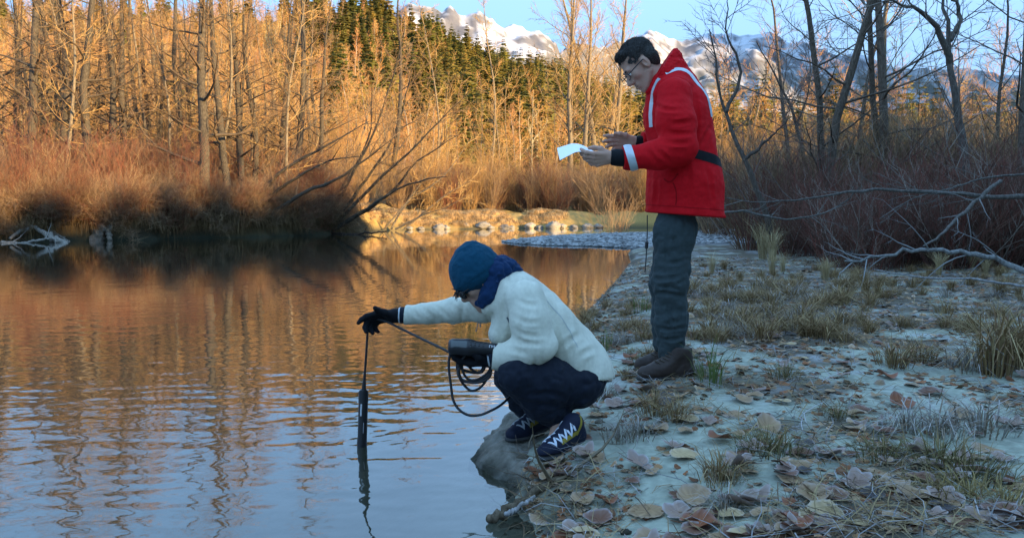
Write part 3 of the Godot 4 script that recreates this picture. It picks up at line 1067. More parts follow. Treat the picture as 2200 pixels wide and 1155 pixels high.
func stem_tree(called: String, label: String, stems: Array, r: float, wood_col: Color, cols: Array, twig_n: int, fine: int, twig_l: float, twig_r: float, sd: int, group := "") -> void:
	# a tree whose main stems follow given points
	var rng := RandomNumberGenerator.new()
	rng.seed = sd
	var foot: Vector3 = stems[0][0]
	var t := thing(called, label, "tree", foot, 0.0, group)
	var wood := Builder.new()
	var cr := Builder.new()
	for s in stems:
		var cv := Curve3D.new()
		for q in s.size():
			var tang: Vector3 = (s[mini(q + 1, s.size() - 1)] - s[maxi(q - 1, 0)]) * 0.22
			cv.add_point(s[q] - foot, -tang, tang)
		var pts := []
		var n := 14
		for q in n + 1:
			pts.append(cv.sample_baked(cv.get_baked_length() * q / n) + Vector3(rng.randfn(0, 0.4), rng.randfn(0, 0.4), rng.randfn(0, 0.4)) * r * 0.5)
		var rr := r * rng.randf_range(0.8, 1.1) * (1.0 if s[0].distance_to(foot) < 1.2 else 0.5)
		wood.tube(pts, taper(rr, rr * 0.16, n), 8, wood_col)
		var l := cv.get_baked_length()
		for k in int(4 + l * 1.6):
			var a := along(pts, rng.randf_range(0.2, 0.98))
			var d := (sprout(a[1], rng.randf_range(0.5, 1.0), rng) + Vector3(0, 0.25, 0)).normalized()
			var ll := twig_l * rng.randf_range(0.6, 1.8)
			var lp := wander(a[0], d, ll, 5, 0.13, 0.05, rng)
			cr.tube(lp, taper(rr * 0.2, twig_r * 0.6, 5), 4, cols[0], false)
			twigs(cr, lp, 0.15, twig_n, ll * 0.5, twig_r, fine, 0.12, cols, rng)
	obj("trunk", wood.mesh(), M.bark, t)
	obj("crown", cr.mesh(), M.twig, t)

func leaning_trees(brown: Array, warm: Array, bark: Color, pale: Color) -> void:
	stem_tree("leaning_alder", "dark many-stemmed alder leaning right out over the river", [
		[Vector3(-6.7535, 0.0958, -28.4), Vector3(-5.033, 1.7188, -28), Vector3(-3.1972, 3.3376, -27.5), Vector3(-1.409, 5.0391, -27)],
		[Vector3(-6.8376, 0.1641, -28.4), Vector3(-5.2327, 2.0593, -28.2), Vector3(-4.1694, 3.7093, -28), Vector3(-3.512, 5.771, -27.6)],
		[Vector3(-6.6098, 0.1332, -28.3), Vector3(-4.4694, 1.3799, -27.6), Vector3(-3.2267, 2.5775, -27), Vector3(-1.8229, 3.4196, -26.6)],
		[Vector3(-7.0326, 0.1953, -28.5), Vector3(-5.777, 2.2353, -28.4), Vector3(-4.8327, 4.0601, -28.2), Vector3(-3.7618, 7.2983, -28)],
		[Vector3(-6.5362, 0.1025, -28.2), Vector3(-4.9349, 1.05, -27.4), Vector3(-3.5582, 1.7753, -27), Vector3(-2.2291, 2.0021, -26.6)],
		[Vector3(-6.9712, 0.1923, -28.6), Vector3(-6.2984, 1.7379, -28.8), Vector3(-5.323, 3.4457, -28.8), Vector3(-5.1211, 5.4731, -28.8)]], 0.075, bark * 0.8, brown, 9, 4, 0.9, 0.0075, 31)
	stem_tree("leaning_alder", "low dark alder slanting right over the thicket left of the many-stemmed one", [
		[Vector3(-9.1366, 0.579, -26.2), Vector3(-7.7784, 2.1042, -26), Vector3(-6.3619, 2.9057, -26), Vector3(-4.7965, 3.7947, -26)],
		[Vector3(-8.9465, 0.5182, -26.1), Vector3(-7.5747, 1.6662, -25.8), Vector3(-6.0725, 2.4117, -25.4), Vector3(-4.9273, 2.6124, -25)],
		[Vector3(-8.4449, 0.4578, -26), Vector3(-7.0628, 1.356, -25.6), Vector3(-5.5811, 1.952, -25.2), Vector3(-3.8754, 3.1296, -25)]], 0.08, bark * 0.8, brown, 9, 4, 0.8, 0.0075, 32)
	stem_tree("sunlit_shrub_tree", "golden sunlit shrub with two stems leaning right over the grassy bank", [
		[Vector3(-5.2115, 0.0643, -31.6), Vector3(-4.3735, 1.05, -31.4), Vector3(-3.6439, 1.9439, -31.2), Vector3(-3.0542, 3.0792, -31)],
		[Vector3(-4.3848, 0.0706, -31.4), Vector3(-3.1639, 1.05, -31), Vector3(-2.3077, 1.6388, -30.8), Vector3(-1.5023, 2.0542, -30.6)],
		[Vector3(-4.9765, 0.0581, -31.8), Vector3(-4.198, 1.2402, -31.8), Vector3(-2.8372, 2.181, -31.6), Vector3(-1.6956, 3.6787, -31.6)],
		[Vector3(-4.755, 0.0643, -31.6), Vector3(-3.4464, 0.6787, -31), Vector3(-2.5726, 0.9584, -30.6), Vector3(-1.8113, 1.411, -30.2)]], 0.045, pale, warm, 9, 5, 0.7, 0.0075, 33)
	stem_tree("pale_sapling", "pale slender dead sapling standing before the dark conifers", [
		[Vector3(1.1081, 1.7073, -44), Vector3(1.1308, 3.4088, -44), Vector3(1.1531, 5.2289, -44), Vector3(1.2011, 7.1653, -44)]], 0.075, Color(0.5, 0.43, 0.28), [Color(0.48, 0.4, 0.24)], 4, 3, 0.9, 0.009, 34)
	stem_tree("broken_snag", "short pale broken trunk catching the sun behind the leaning alders", [
		[Vector3(-10.3829, 1.7904, -31), Vector3(-10.3101, 3.0792, -31), Vector3(-10.2352, 4.4501, -31), Vector3(-10.1893, 5.4491, -31)]], 0.15, Color(0.42, 0.34, 0.22), brown, 2, 2, 0.3, 0.008, 35)
	stem_tree("bent_grey_tree", "stout bare grey tree with a bent crown on the right bank", [
		[Vector3(6.9956, 1.1935, -12), Vector3(6.8516, 2.4014, -12), Vector3(6.6663, 3.3116, -12), Vector3(6.5239, 4.553, -12)],
		[Vector3(6.687, 3.1723, -12), Vector3(6.3622, 3.6832, -11.8), Vector3(5.796, 3.9721, -11.6), Vector3(5.2914, 3.9871, -11.4)],
		[Vector3(6.6424, 3.52, -12), Vector3(6.8557, 3.8199, -12.1), Vector3(6.814, 4.098, -12.1), Vector3(6.5443, 4.4162, -12)]], 0.10, Color(0.20, 0.18, 0.16), [Color(0.19, 0.16, 0.13)], 5, 3, 0.8, 0.006, 36)
	stem_tree("crooked_tree", "crooked slim tree leaning left just right of the red coat", [
		[Vector3(4.2108, 0.5963, -12.6), Vector3(3.9635, 1.3509, -12.6), Vector3(3.6632, 2.1148, -12.8), Vector3(3.4554, 2.8948, -13), Vector3(3.2556, 3.951, -13)],
		[Vector3(3.5275, 2.5785, -12.9), Vector3(3.8009, 3.2145, -13.1), Vector3(3.578, 3.9956, -13.2), Vector3(3.6416, 4.6019, -13.2)],
		[Vector3(3.7944, 1.7685, -12.7), Vector3(4.1715, 2.1635, -12.5), Vector3(4.3893, 2.4352, -12.3)]], 0.065, Color(0.15, 0.125, 0.105), [Color(0.17, 0.12, 0.10), Color(0.22, 0.13, 0.10)], 8, 4, 0.8, 0.005, 37)
	stem_tree("slanted_tree", "slanting thin tree whose top crosses the snowy peak", [
		[Vector3(6.5796, 1.1517, -17), Vector3(6.2273, 2.6646, -17), Vector3(5.847, 3.5617, -17), Vector3(5.2668, 4.5492, -17)],
		[Vector3(6.1939, 2.7647, -17), Vector3(6.5246, 3.6916, -17.2), Vector3(6.4453, 4.5904, -17.2)]], 0.05, Color(0.15, 0.125, 0.105), [Color(0.18, 0.13, 0.10)], 7, 4, 0.8, 0.006, 38)

func shore_plants() -> void:
	var rng := RandomNumberGenerator.new()
	rng.seed = 77
	var red := [Color(0.21, 0.075, 0.045), Color(0.16, 0.07, 0.045), Color(0.24, 0.12, 0.065), Color(0.17, 0.11, 0.07)]
	var dun := [Color(0.27, 0.185, 0.11), Color(0.19, 0.13, 0.085), Color(0.33, 0.22, 0.12), Color(0.26, 0.16, 0.09), Color(0.36, 0.25, 0.14)]
	var gold := [Color(0.34, 0.22, 0.09), Color(0.28, 0.17, 0.07), Color(0.38, 0.22, 0.08)]
	var dusk := [Color(0.17, 0.06, 0.045), Color(0.10, 0.055, 0.042), Color(0.15, 0.085, 0.06), Color(0.12, 0.06, 0.05), Color(0.28, 0.24, 0.20)]
	for i in 3:
		SHRUBS.append([shrub(40 + i, 2.0, 34, 0.55, 7, 0.008, red), shrub(50 + i, 1.9, 34, 0.7, 7, 0.008, dun), shrub(60 + i, 2.6, 34, 0.5, 7, 0.009, gold), shrub(70 + i, 1.5, 30, 0.75, 7, 0.006, dusk)])
	var place := func(px: float, d: float) -> Vector3:
		return on((px - 1100.0) / 1660.0 * d, -d)
	# shrubs one can tell apart
	var marked := [
		[60, 24.6, 0, 1.5, "bright red twigged shrub at the left end of the far bank"],
		[250, 25.6, 0, 1.15, "reddish shrub below the dark straight alder"],
		[400, 26.2, 0, 1.2, "dark red shrub at the foot of the thickest grey trunk"],
		[1010, 39.5, 2, 1.25, "golden upright shrub behind the left end of the sunlit bank"],
		[1180, 41.0, 0, 1.3, "rust red shrub behind the right end of the sunlit bank"],
		[1290, 38.5, 1, 1.5, "shaded brown shrub beside the standing person's papers"],
		[1325, 31.0, 1, 1.2, "dark shrub just behind the gravel bar left of the red coat"],
		[1700, 13.2, 3, 1.3, "purple brown shrub left of the fallen grey branches"],
		[2000, 11.6, 3, 1.5, "deep red brown shrub behind the fallen grey branches"],
		[2160, 10.4, 3, 1.5, "dark tangled shrub at the right end of the right bank"],
	]
	for q in marked:
		var o := obj("shrub", SHRUBS[rng.randi() % 3][q[2]], M.twig)
		o.position = place.call(float(q[0]), q[1])
		o.rotation.y = rng.randf() * TAU
		o.scale = Vector3.ONE * q[3]
		tag(o, q[4], "shrub", "shrubs along the banks")
	var sets := [[], [], [], []]
	for i in 500:   # far left bank thicket, dense and dark
		var d := rng.randf_range(-0.1, 5.5)
		var t := rng.randf()
		var a: Vector2 = Vector2(-22, -19.8).lerp(Vector2(-6.4, -30.5), t)
		var nrm := Vector2(-0.55, -0.83)
		var p := a + nrm * d
		if not inside_far(p):
			continue
		sets[0 if rng.randf() < 0.52 else 1].append([p, rng.randf_range(0.6, 1.15) * (1.0 if d > 0.7 else 0.6)])
	for i in 220:   # behind the left bank in the sun
		var px := rng.randf_range(-150.0, 800.0)
		var d := rng.randf_range(32.0, 60.0)
		sets[2 if rng.randf() < 0.55 else 1].append([Vector2((px - 1100.0) / 1660.0 * d, -d), rng.randf_range(0.8, 1.5)])
	for i in 210:   # behind the sunlit bank
		var px := rng.randf_range(840.0, 1500.0)
		var d := rng.randf_range(39.0, 50.0)
		sets[[0, 1, 2, 1, 0][rng.randi() % 5]].append([Vector2((px - 1100.0) / 1660.0 * d, -d), rng.randf_range(0.8, 1.45)])
	for i in 640:   # right bank thicket
		var px := rng.randf_range(1440.0, 2900.0)
		var d := lerpf(10.2, 24.0, pow(rng.randf(), 1.2)) + maxf(0.0, 1650.0 - px) * 0.012
		var p := Vector2((px - 1100.0) / 1660.0 * d, -d)
		if not inside_near(p) or p.x < 4.6 and d < 17.0 or p.x < 6.0 and d > 16.0:
			continue
		sets[3 if d < 15.0 or rng.randf() < 0.4 else 1].append([p, rng.randf_range(0.75, 1.2) * (1.0 if d < 15.0 else 1.35)])
	for i in 150:   # sunlit bushes inside the right wood
		var px := rng.randf_range(1560.0, 2300.0)
		var d := rng.randf_range(21.0, 36.0)
		var p := Vector2((px - 1100.0) / 1660.0 * d, -d)
		if p.x * SUNWARD.y - p.y * SUNWARD.x > 31.0:
			sets[2].append([p, rng.randf_range(1.0, 1.6)])
	for i in 260:   # twigs that hang over the edge of the left bank
		var t := rng.randf()
		var a: Vector2 = Vector2(-22, -19.8).lerp(Vector2(-6.4, -29.5), t)
		var q := a
		while not inside_far(q):
			q += Vector2(-0.11, -0.166)
		while inside_far(q):
			q += Vector2(0.055, 0.083)
		sets[1 if rng.randf() < 0.75 else 0].append([q + Vector2(-0.55, -0.83) * rng.randf_range(0.15, 0.9), rng.randf_range(0.45, 0.8), rng.randf_range(0.5, 1.5)])
	for i in 110:   # beyond the channel on the right
		var px := rng.randf_range(1330.0, 2300.0)
		var d := rng.randf_range(37.5, 46.0)
		sets[[2, 1, 0][rng.randi() % 3]].append([Vector2((px - 1100.0) / 1660.0 * d, -d), rng.randf_range(0.9, 1.4)])
	var called := ["red_thicket", "brown_thicket", "golden_thicket", "dusky_thicket"]
	var said := ["dark red dogwood thicket along the foot of the woods", "brown leafless thicket along both banks", "golden sunlit thicket inside the woods", "purple brown thicket in the shade of the right bank"]
	for k in 4:
		for i in 1:
			var where := []
			var tints := []
			for q in sets[k]:
				var p: Vector2 = q[0]
				var bs := Basis(Vector3.UP, rng.randf() * TAU)
				if q.size() > 2:
					bs = Basis(Vector3(0.83, 0, -0.55).rotated(Vector3.UP, rng.randfn(0, 0.4)).normalized(), q[2]) * bs
				where.append(Transform3D(bs.scaled(Vector3.ONE * q[1]), on(p.x, p.y, -0.05)))
				var g := rng.randf_range(0.75, 1.25)
				tints.append(Color(g, g, g))
			tag(many(called[k], SHRUBS[k % 3][k], M.twig, where, tints), said[k], "", "", "stuff")
	# grass that hangs over the far bank
	var hang := Builder.new()
	for i in 90:
		var az := rng.randf() * TAU
		var l := rng.randf_range(0.35, 0.8)
		var d := Vector3(cos(az), 0, sin(az))
		var p := d * rng.randf() * 0.22
		var side := Vector3(-d.z, 0, d.x)
		var cc := Color(0.25, 0.165, 0.08) * rng.randf_range(0.55, 1.25)
		hang.ribbon([p, p + d * l * 0.25 + Vector3(0, l * 0.34, 0), p + d * l * 0.6 + Vector3(0, l * 0.16, 0), p + d * l * 0.85 - Vector3(0, l * 0.42, 0)], [0.007, 0.007, 0.005, 0.001], side, cc, cc * 1.1)
	var hang_mesh := hang.mesh()
	var where := []
	var tints := []
	for i in 1500:
		var t := rng.randf()
		var q := t * (FAR_SHORE.size() - 7) + 2.0
		var k := int(q)
		var a: Vector2 = FAR_SHORE[k].lerp(FAR_SHORE[k + 1], q - k)
		var nrm: Vector2 = (FAR_SHORE[k + 1] - FAR_SHORE[k]).orthogonal().normalized()
		if not inside_far(a + nrm * 0.5):
			nrm = -nrm
		var p := a + nrm * (rng.randf_range(0.05, 1.2) if k < 9 else rng.randf_range(0.35, 2.4))
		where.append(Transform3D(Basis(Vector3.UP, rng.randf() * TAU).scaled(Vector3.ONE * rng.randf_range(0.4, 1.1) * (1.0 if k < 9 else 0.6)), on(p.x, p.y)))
		var g := rng.randf_range(0.6, 1.2) * (0.6 if k < 9 else 2.3)  # grass tint painted brighter along the sunlit bank to strengthen the sunlight
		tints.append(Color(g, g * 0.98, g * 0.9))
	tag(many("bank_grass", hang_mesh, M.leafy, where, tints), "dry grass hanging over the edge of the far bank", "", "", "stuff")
	# boulders below the sunlit bank
	var rocks := [rock_mesh(1, Color(0.36, 0.33, 0.28)), rock_mesh(2, Color(0.42, 0.38, 0.32)), rock_mesh(3, Color(0.28, 0.26, 0.23))]
	var rk := [[945, 489, 0.24], [958, 490, 0.16], [1002, 489, 0.14], [1038, 488, 0.26], [1052, 489, 0.18], [1085, 488, 0.2], [1100, 489, 0.12], [1140, 487, 0.22], [1160, 488, 0.15], [1190, 486, 0.33], [1206, 488, 0.2], [1232, 487, 0.18], [1262, 487, 0.22], [1285, 486, 0.18], [905, 491, 0.13], [880, 492, 0.15]]
	for i in rk.size():
		var d := 34.0 - maxf(0.0, (1000.0 - rk[i][0]) * 0.018)
		var x: float = (rk[i][0] - 1100.0) / 1660.0 * d
		var z := -d
		while not inside_far(Vector2(x, z)):
			z -= 0.1
			x = (rk[i][0] - 1100.0) / 1660.0 * -z
		var o := obj("boulder", rocks[i % 3], M.stone)
		o.position = Vector3(x, maxf(0.02, ground(x, z)), z + 0.05)
		o.rotation = Vector3(0, rng.randf() * TAU, 0)
		o.scale = Vector3(1.25, rng.randf_range(0.6, 0.9), 1.0) * rk[i][2]
		tag(o, ["left end", "left end", "middle", "middle", "middle", "middle", "middle", "right half", "right half", "right end", "right end", "right end", "right end", "right end", "far left tip", "far left tip"][i].insert(0, ["big ", "small ", "flat "][0 if rk[i][2] > 0.21 else 1 if rk[i][2] < 0.16 else 2] + ["pale", "whitish", "brownish"][i % 3] + " boulder at the waterline, ") + " of the sunlit bank", "boulder", "boulders below the sunlit bank")
	# pebbles of the gravel bar
	var peb := rock_mesh(9, Color(0.8, 0.8, 0.8), 6, 4)
	where = []
	tints = []
	for i in 9000:
		var x := rng.randf_range(-0.3, 8.0)
		var z := rng.randf_range(-28.2, -18.4)
		if not inside_near(Vector2(x, z)):
			continue
		var s := rng.randf_range(0.018, 0.06) * (1.4 if rng.randf() < 0.06 else 1.0)
		where.append(Transform3D(Basis.from_euler(Vector3(rng.randfn(0, 0.3), rng.randf() * TAU, 0)).scaled(Vector3(1.2, 0.65, 1.0) * s), on(x, z, s * 0.15)))
		var g := rng.randf_range(0.14, 0.5)
		tints.append(Color(g, g * 1.02, g * 1.02))
	tag(many("gravel", peb, M.leafy, where, tints), "grey pebbles of the gravel bar in mid river", "", "", "stuff")

func rock_mesh(sd: int, col: Color, nu := 16, nv := 10) -> ArrayMesh:
	var nz := FastNoiseLite.new()
	nz.seed = sd; nz.frequency = 0.9; nz.fractal_octaves = 3
	var b := Builder.new()
	var pts := []
	for j in nv + 1:
		for i in nu:
			var th := PI * j / nv
			var ph := TAU * i / nu
			var d := Vector3(sin(th) * cos(ph), cos(th), sin(th) * sin(ph))
			var r := 1.0 + 0.45 * nz.get_noise_3dv(d * 1.2) + 0.12 * nz.get_noise_3dv(d * 4.0)
			pts.append(d * r)
	for j in nv + 1:
		for i in nu:
			var p: Vector3 = pts[j * nu + i]
			var du: Vector3 = pts[j * nu + (i + 1) % nu] - pts[j * nu + (i + nu - 1) % nu]
			var dv: Vector3 = pts[mini(j + 1, nv) * nu + i] - pts[maxi(j - 1, 0) * nu + i]
			var nn := du.cross(dv).normalized()
			if nn.length() < 0.5 or nn.dot(p) < 0:
				nn = -nn if nn.length() > 0.5 else p.normalized()
			b.vert(p, nn, col * (1.0 + 0.25 * nz.get_noise_3dv(p * 3.0)))
	for j in nv:
		for i in nu:
			var a := j * nu + i
			var c := j * nu + (i + 1) % nu
			b.ix.append(a); b.ix.append(a + nu); b.ix.append(c)
			b.ix.append(c); b.ix.append(a + nu); b.ix.append(c + nu)
	return b.mesh()

# ------------------------------------------------------------------ people
const SIDE := Vector3(0, 0, 1)

func bounds(pts: Array, m: float) -> Array:
	var lo: Vector3 = pts[0]
	var hi: Vector3 = pts[0]
	for p in pts:
		lo = lo.min(p); hi = hi.max(p)
	return [lo - Vector3.ONE * m, hi + Vector3.ONE * m]

# chain: [[point, radius], ...] with an optional squash
func chain(f: Field, c: Array, ax := Vector3.ZERO, s := 1.0) -> void:
	for i in c.size() - 1:
		f.cap(c[i][0], c[i + 1][0], c[i][1], c[i + 1][1], ax, s)

func chain_field(cs: Array, cell: float, sharp: float, m := 0.06) -> Field:
	var pts := []
	var r := 0.0
	for c in cs:
		for q in c:
			pts.append(q[0])
			r = maxf(r, q[1])
	var bb := bounds(pts, r + m)
	return Field.new(bb[0], bb[1], cell, sharp)

func field_mesh(f: Field, col := Color.WHITE) -> ArrayMesh:
	var b := Builder.new()
	f.add_to(b, col)
	return b.mesh()

# a hand with five fingers; fd: towards the fingers, pn: the way the palm faces, th: towards the thumb
func hand(b: Builder, wrist: Vector3, fd: Vector3, pn: Vector3, th: Vector3, sc: float, curls: Array, thumb: Array, col: Color, fat := 1.0, fan := 0.06) -> Array:
	fd = fd.normalized()
	pn = (pn - fd * pn.dot(fd)).normalized()
	th = (th - fd * th.dot(fd) - pn * th.dot(pn)).normalized()
	var caps := []
	var tips := []
	var ln := [[0.042, 0.026, 0.021], [0.046, 0.030, 0.022], [0.042, 0.028, 0.021], [0.033, 0.021, 0.018]]
	var kn := [0.086, 0.089, 0.084, 0.075]
	caps.append([wrist - fd * 0.03 * sc, wrist + fd * 0.01 * sc, 0.026 * sc * fat, 0.026 * sc * fat])
	for i in 4:
		var k: Vector3 = wrist + (fd * kn[i] + th * (0.030 - 0.0205 * i)) * sc
		caps.append([wrist + th * (0.015 - 0.010 * i) * sc, k, 0.0155 * sc * fat, 0.0115 * sc * fat])
		var p := k
		var ang := 0.0
		for j in 3:
			ang += curls[i] * [0.9, 1.2, 0.8][j]
			var base := (fd + th * (fan * (1.5 - i))).normalized()
			var d := base * cos(ang) + pn * sin(ang)
			var q: Vector3 = p + d * ln[i][j] * sc
			caps.append([p, q, (0.0098 - 0.0009 * j) * sc * fat * (0.88 if i == 3 else 1.0), (0.0090 - 0.0010 * j) * sc * fat * (0.88 if i == 3 else 1.0)])
			p = q
		tips.append(p)
	var tb := wrist + (th * 0.020 + fd * 0.022 + pn * 0.006) * sc
	caps.append([wrist + th * 0.01 * sc, tb, 0.017 * sc * fat, 0.0155 * sc * fat])
	for j in 3:
		var v: Vector3 = thumb[j]
		var d := (fd * v.x + th * v.y + pn * v.z).normalized()
		var q: Vector3 = tb + d * [0.042, 0.033, 0.026][j] * sc
		caps.append([tb, q, (0.0135 - 0.0016 * j) * sc * fat, (0.0120 - 0.0018 * j) * sc * fat])
		tb = q
	tips.append(tb)
	var pts := []
	for c in caps:
		pts.append(c[0]); pts.append(c[1])
	var bb := bounds(pts, 0.045)
	var f := Field.new(bb[0], bb[1], 0.003, 260.0)
	for c in caps:
		f.cap(c[0], c[1], c[2], c[3])
	f.done()
	f.add_to(b, col)
	return tips

# a head in its own axes: ear = middle between the ears, fwd = where the face looks, up = crown
func head_basis(fwd: Vector3, up: Vector3) -> Basis:
	fwd = fwd.normalized()
	up = (up - fwd * up.dot(fwd)).normalized()
	return Basis(up.cross(fwd), up, fwd)

func head(b: Builder, ear: Vector3, bs: Basis, sc: float, neck: Vector3, col: Color) -> void:
	var L := func(x: float, y: float, z: float) -> Vector3:
		return ear + bs * (Vector3(x, y, z) * sc)
	var bb := bounds([ear, neck], 0.17)
	var f := Field.new(bb[0], bb[1], 0.004, 150.0)
	f.ell(L.call(0, 0.052, -0.012), Vector3(0.072, 0.086, 0.094) * sc, bs)
	f.ell(L.call(0, -0.015, 0.034), Vector3(0.060, 0.080, 0.055) * sc, bs)
	f.ell(L.call(0, -0.072, 0.044), Vector3(0.046, 0.040, 0.042) * sc, bs)
	f.cap(L.call(-0.012, -0.102, 0.072), L.call(0.012, -0.102, 0.072), 0.017 * sc, 0.017 * sc)
	f.cap(L.call(0, 0.012, 0.088), L.call(0, -0.026, 0.112), 0.008 * sc, 0.0125 * sc)
	f.cap(L.call(-0.013, -0.031, 0.096), L.call(0.013, -0.031, 0.096), 0.0085 * sc, 0.0085 * sc)
	f.cap(L.call(-0.038, 0.028, 0.076), L.call(0.038, 0.028, 0.076), 0.012 * sc, 0.012 * sc)
	for s in [-1.0, 1.0]:
		f.ell(L.call(s * 0.044, -0.014, 0.062), Vector3(0.020, 0.020, 0.020) * sc, bs)
		f.ell(L.call(s * 0.076, -0.004, -0.006), Vector3(0.008, 0.031, 0.019) * sc, bs)
		f.cap(L.call(s * 0.055, -0.05, 0.005), L.call(s * 0.030, -0.095, 0.060), 0.014 * sc, 0.012 * sc)
	f.cap(L.call(-0.020, -0.058, 0.083), L.call(0.020, -0.058, 0.083), 0.0075 * sc, 0.0075 * sc)
	f.cap(L.call(-0.017, -0.070, 0.082), L.call(0.017, -0.070, 0.082), 0.0075 * sc, 0.0075 * sc)
	f.cap(L.call(0, -0.055, -0.02), neck, 0.056 * sc, 0.064 * sc)
	f.done()
	for s in [-1.0, 1.0]:
		f.cut_ell(L.call(s * 0.031, 0.008, 0.092), Vector3(0.015, 0.010, 0.012) * sc, bs)
		f.cut_ell(L.call(s * 0.082, -0.004, 0.001), Vector3(0.004, 0.014, 0.008) * sc, bs)
	f.cut_ell(L.call(0, -0.0642, 0.0935), Vector3(0.022, 0.0022, 0.010) * sc, bs)
	f.add_to(b, col)

# a strip that follows a surface: outer guesses are walked towards inner, half width hw along the surface
func strip_on(b: Builder, f: Field, pts: Array, inner: Array, hw: float, lift: float, col: Color) -> void:
	var n := pts.size()
	var rows := []
	for i in n:
		var tang: Vector3 = (pts[mini(i + 1, n - 1)] - pts[maxi(i - 1, 0)]).normalized()
		var to: Vector3 = inner[i] if inner.size() > 1 else inner[0]
		var d: Vector3 = (to - pts[i]).normalized()
		var side := tang.cross(d).normalized()
		var row := []
		for k in 5:
			var q := lerpf(-hw, hw, k / 4.0)
			var s: Vector3 = pts[i] - d * 0.06 + side * q
			var hp := f.hit(s, d, 0.6)
			var g := f.grad(hp)
			row.append([hp + g * lift * (0.3 if k == 0 or k == 4 else 1.0), g])
		rows.append(row)
	var base := b.v.size()
	for r in rows:
		for q in r:
			b.vert(q[0], q[1], col)
	for i in n - 1:
		for k in 4:
			var a := base + i * 5 + k
			var nn: Vector3 = (b.v[a + 1] - b.v[a]).cross(b.v[a + 5] - b.v[a])
			if nn.dot(b.n[a]) < 0.0:
				b.ix.append(a); b.ix.append(a + 1); b.ix.append(a + 5)
				b.ix.append(a + 1); b.ix.append(a + 6); b.ix.append(a + 5)
			else:
				b.ix.append(a); b.ix.append(a + 5); b.ix.append(a + 1)
				b.ix.append(a + 1); b.ix.append(a + 5); b.ix.append(a + 6)

# a band right round a surface
func band(b: Builder, f: Field, c: Vector3, axis: Vector3, r: float, hw: float, lift: float, col: Color, a0 := 0.0, a1 := TAU, n := 40) -> void:
	axis = axis.normalized()
	var u := axis.cross(Vector3(0.2, 0.3, 0.93)).normalized()
	var w := axis.cross(u)
	var pts := []
	for i in n + 1:
		var a := lerpf(a0, a1, float(i) / n)
		pts.append(c + (u * cos(a) + w * sin(a)) * r)
	strip_on(b, f, pts, [c], hw, lift, col)

func spline(pts: Array, n: int) -> Array:
	var cv := Curve3D.new()
	cv.bake_interval = 0.01
	for q in pts.size():
		var tang: Vector3 = (pts[mini(q + 1, pts.size() - 1)] - pts[maxi(q - 1, 0)]) * 0.2
		cv.add_point(pts[q], -tang, tang)
	var out := []
	for i in n + 1:
		out.append(cv.sample_baked(cv.get_baked_length() * i / n))
	return out

func cloth(col: Color, rough := 0.85, sheen := 0.25, weave_cm := 0.03, spec := 0.3) -> StandardMaterial3D:
	var m := mat(col, rough, spec)
	m.rim_enabled = sheen > 0.0
	m.rim = sheen
	m.rim_tint = 0.6
	if not M.has("weave"):
		M.weave = noise_tex(61, 0.09, Color(0, 0, 0), Color(1, 1, 1), 256, 3)
		M.mottle = noise_tex(62, 0.02, Color(0.90, 0.90, 0.90), Color(1, 1, 1), 256, 4)
	m.albedo_texture = M.mottle
	m.uv1_triplanar = true
	m.uv1_scale = Vector3.ONE * 9.0
	relief(m, M.weave, weave_cm)
	return m

# folds seen from the bank: each line is walked from the eye onto the surface, then pressed in
func creases(f: Field, lines: Array, w: float, depth: float) -> void:
	var eye := Vector3(0, 1.05, 0)
	for ln in lines:
		var pts := []
		for i in 7:
			var p: Vector3 = ln[0].lerp(ln[1], i / 6.0)
			if ln.size() > 2:
				p = ln[0].lerp(ln[1], i / 6.0).lerp(ln[1].lerp(ln[2], i / 6.0), i / 6.0)
			var d := (p - eye).normalized()
			pts.append(f.hit(p - d * 0.5, d, 1.0))
		f.groove(pts, w, depth)

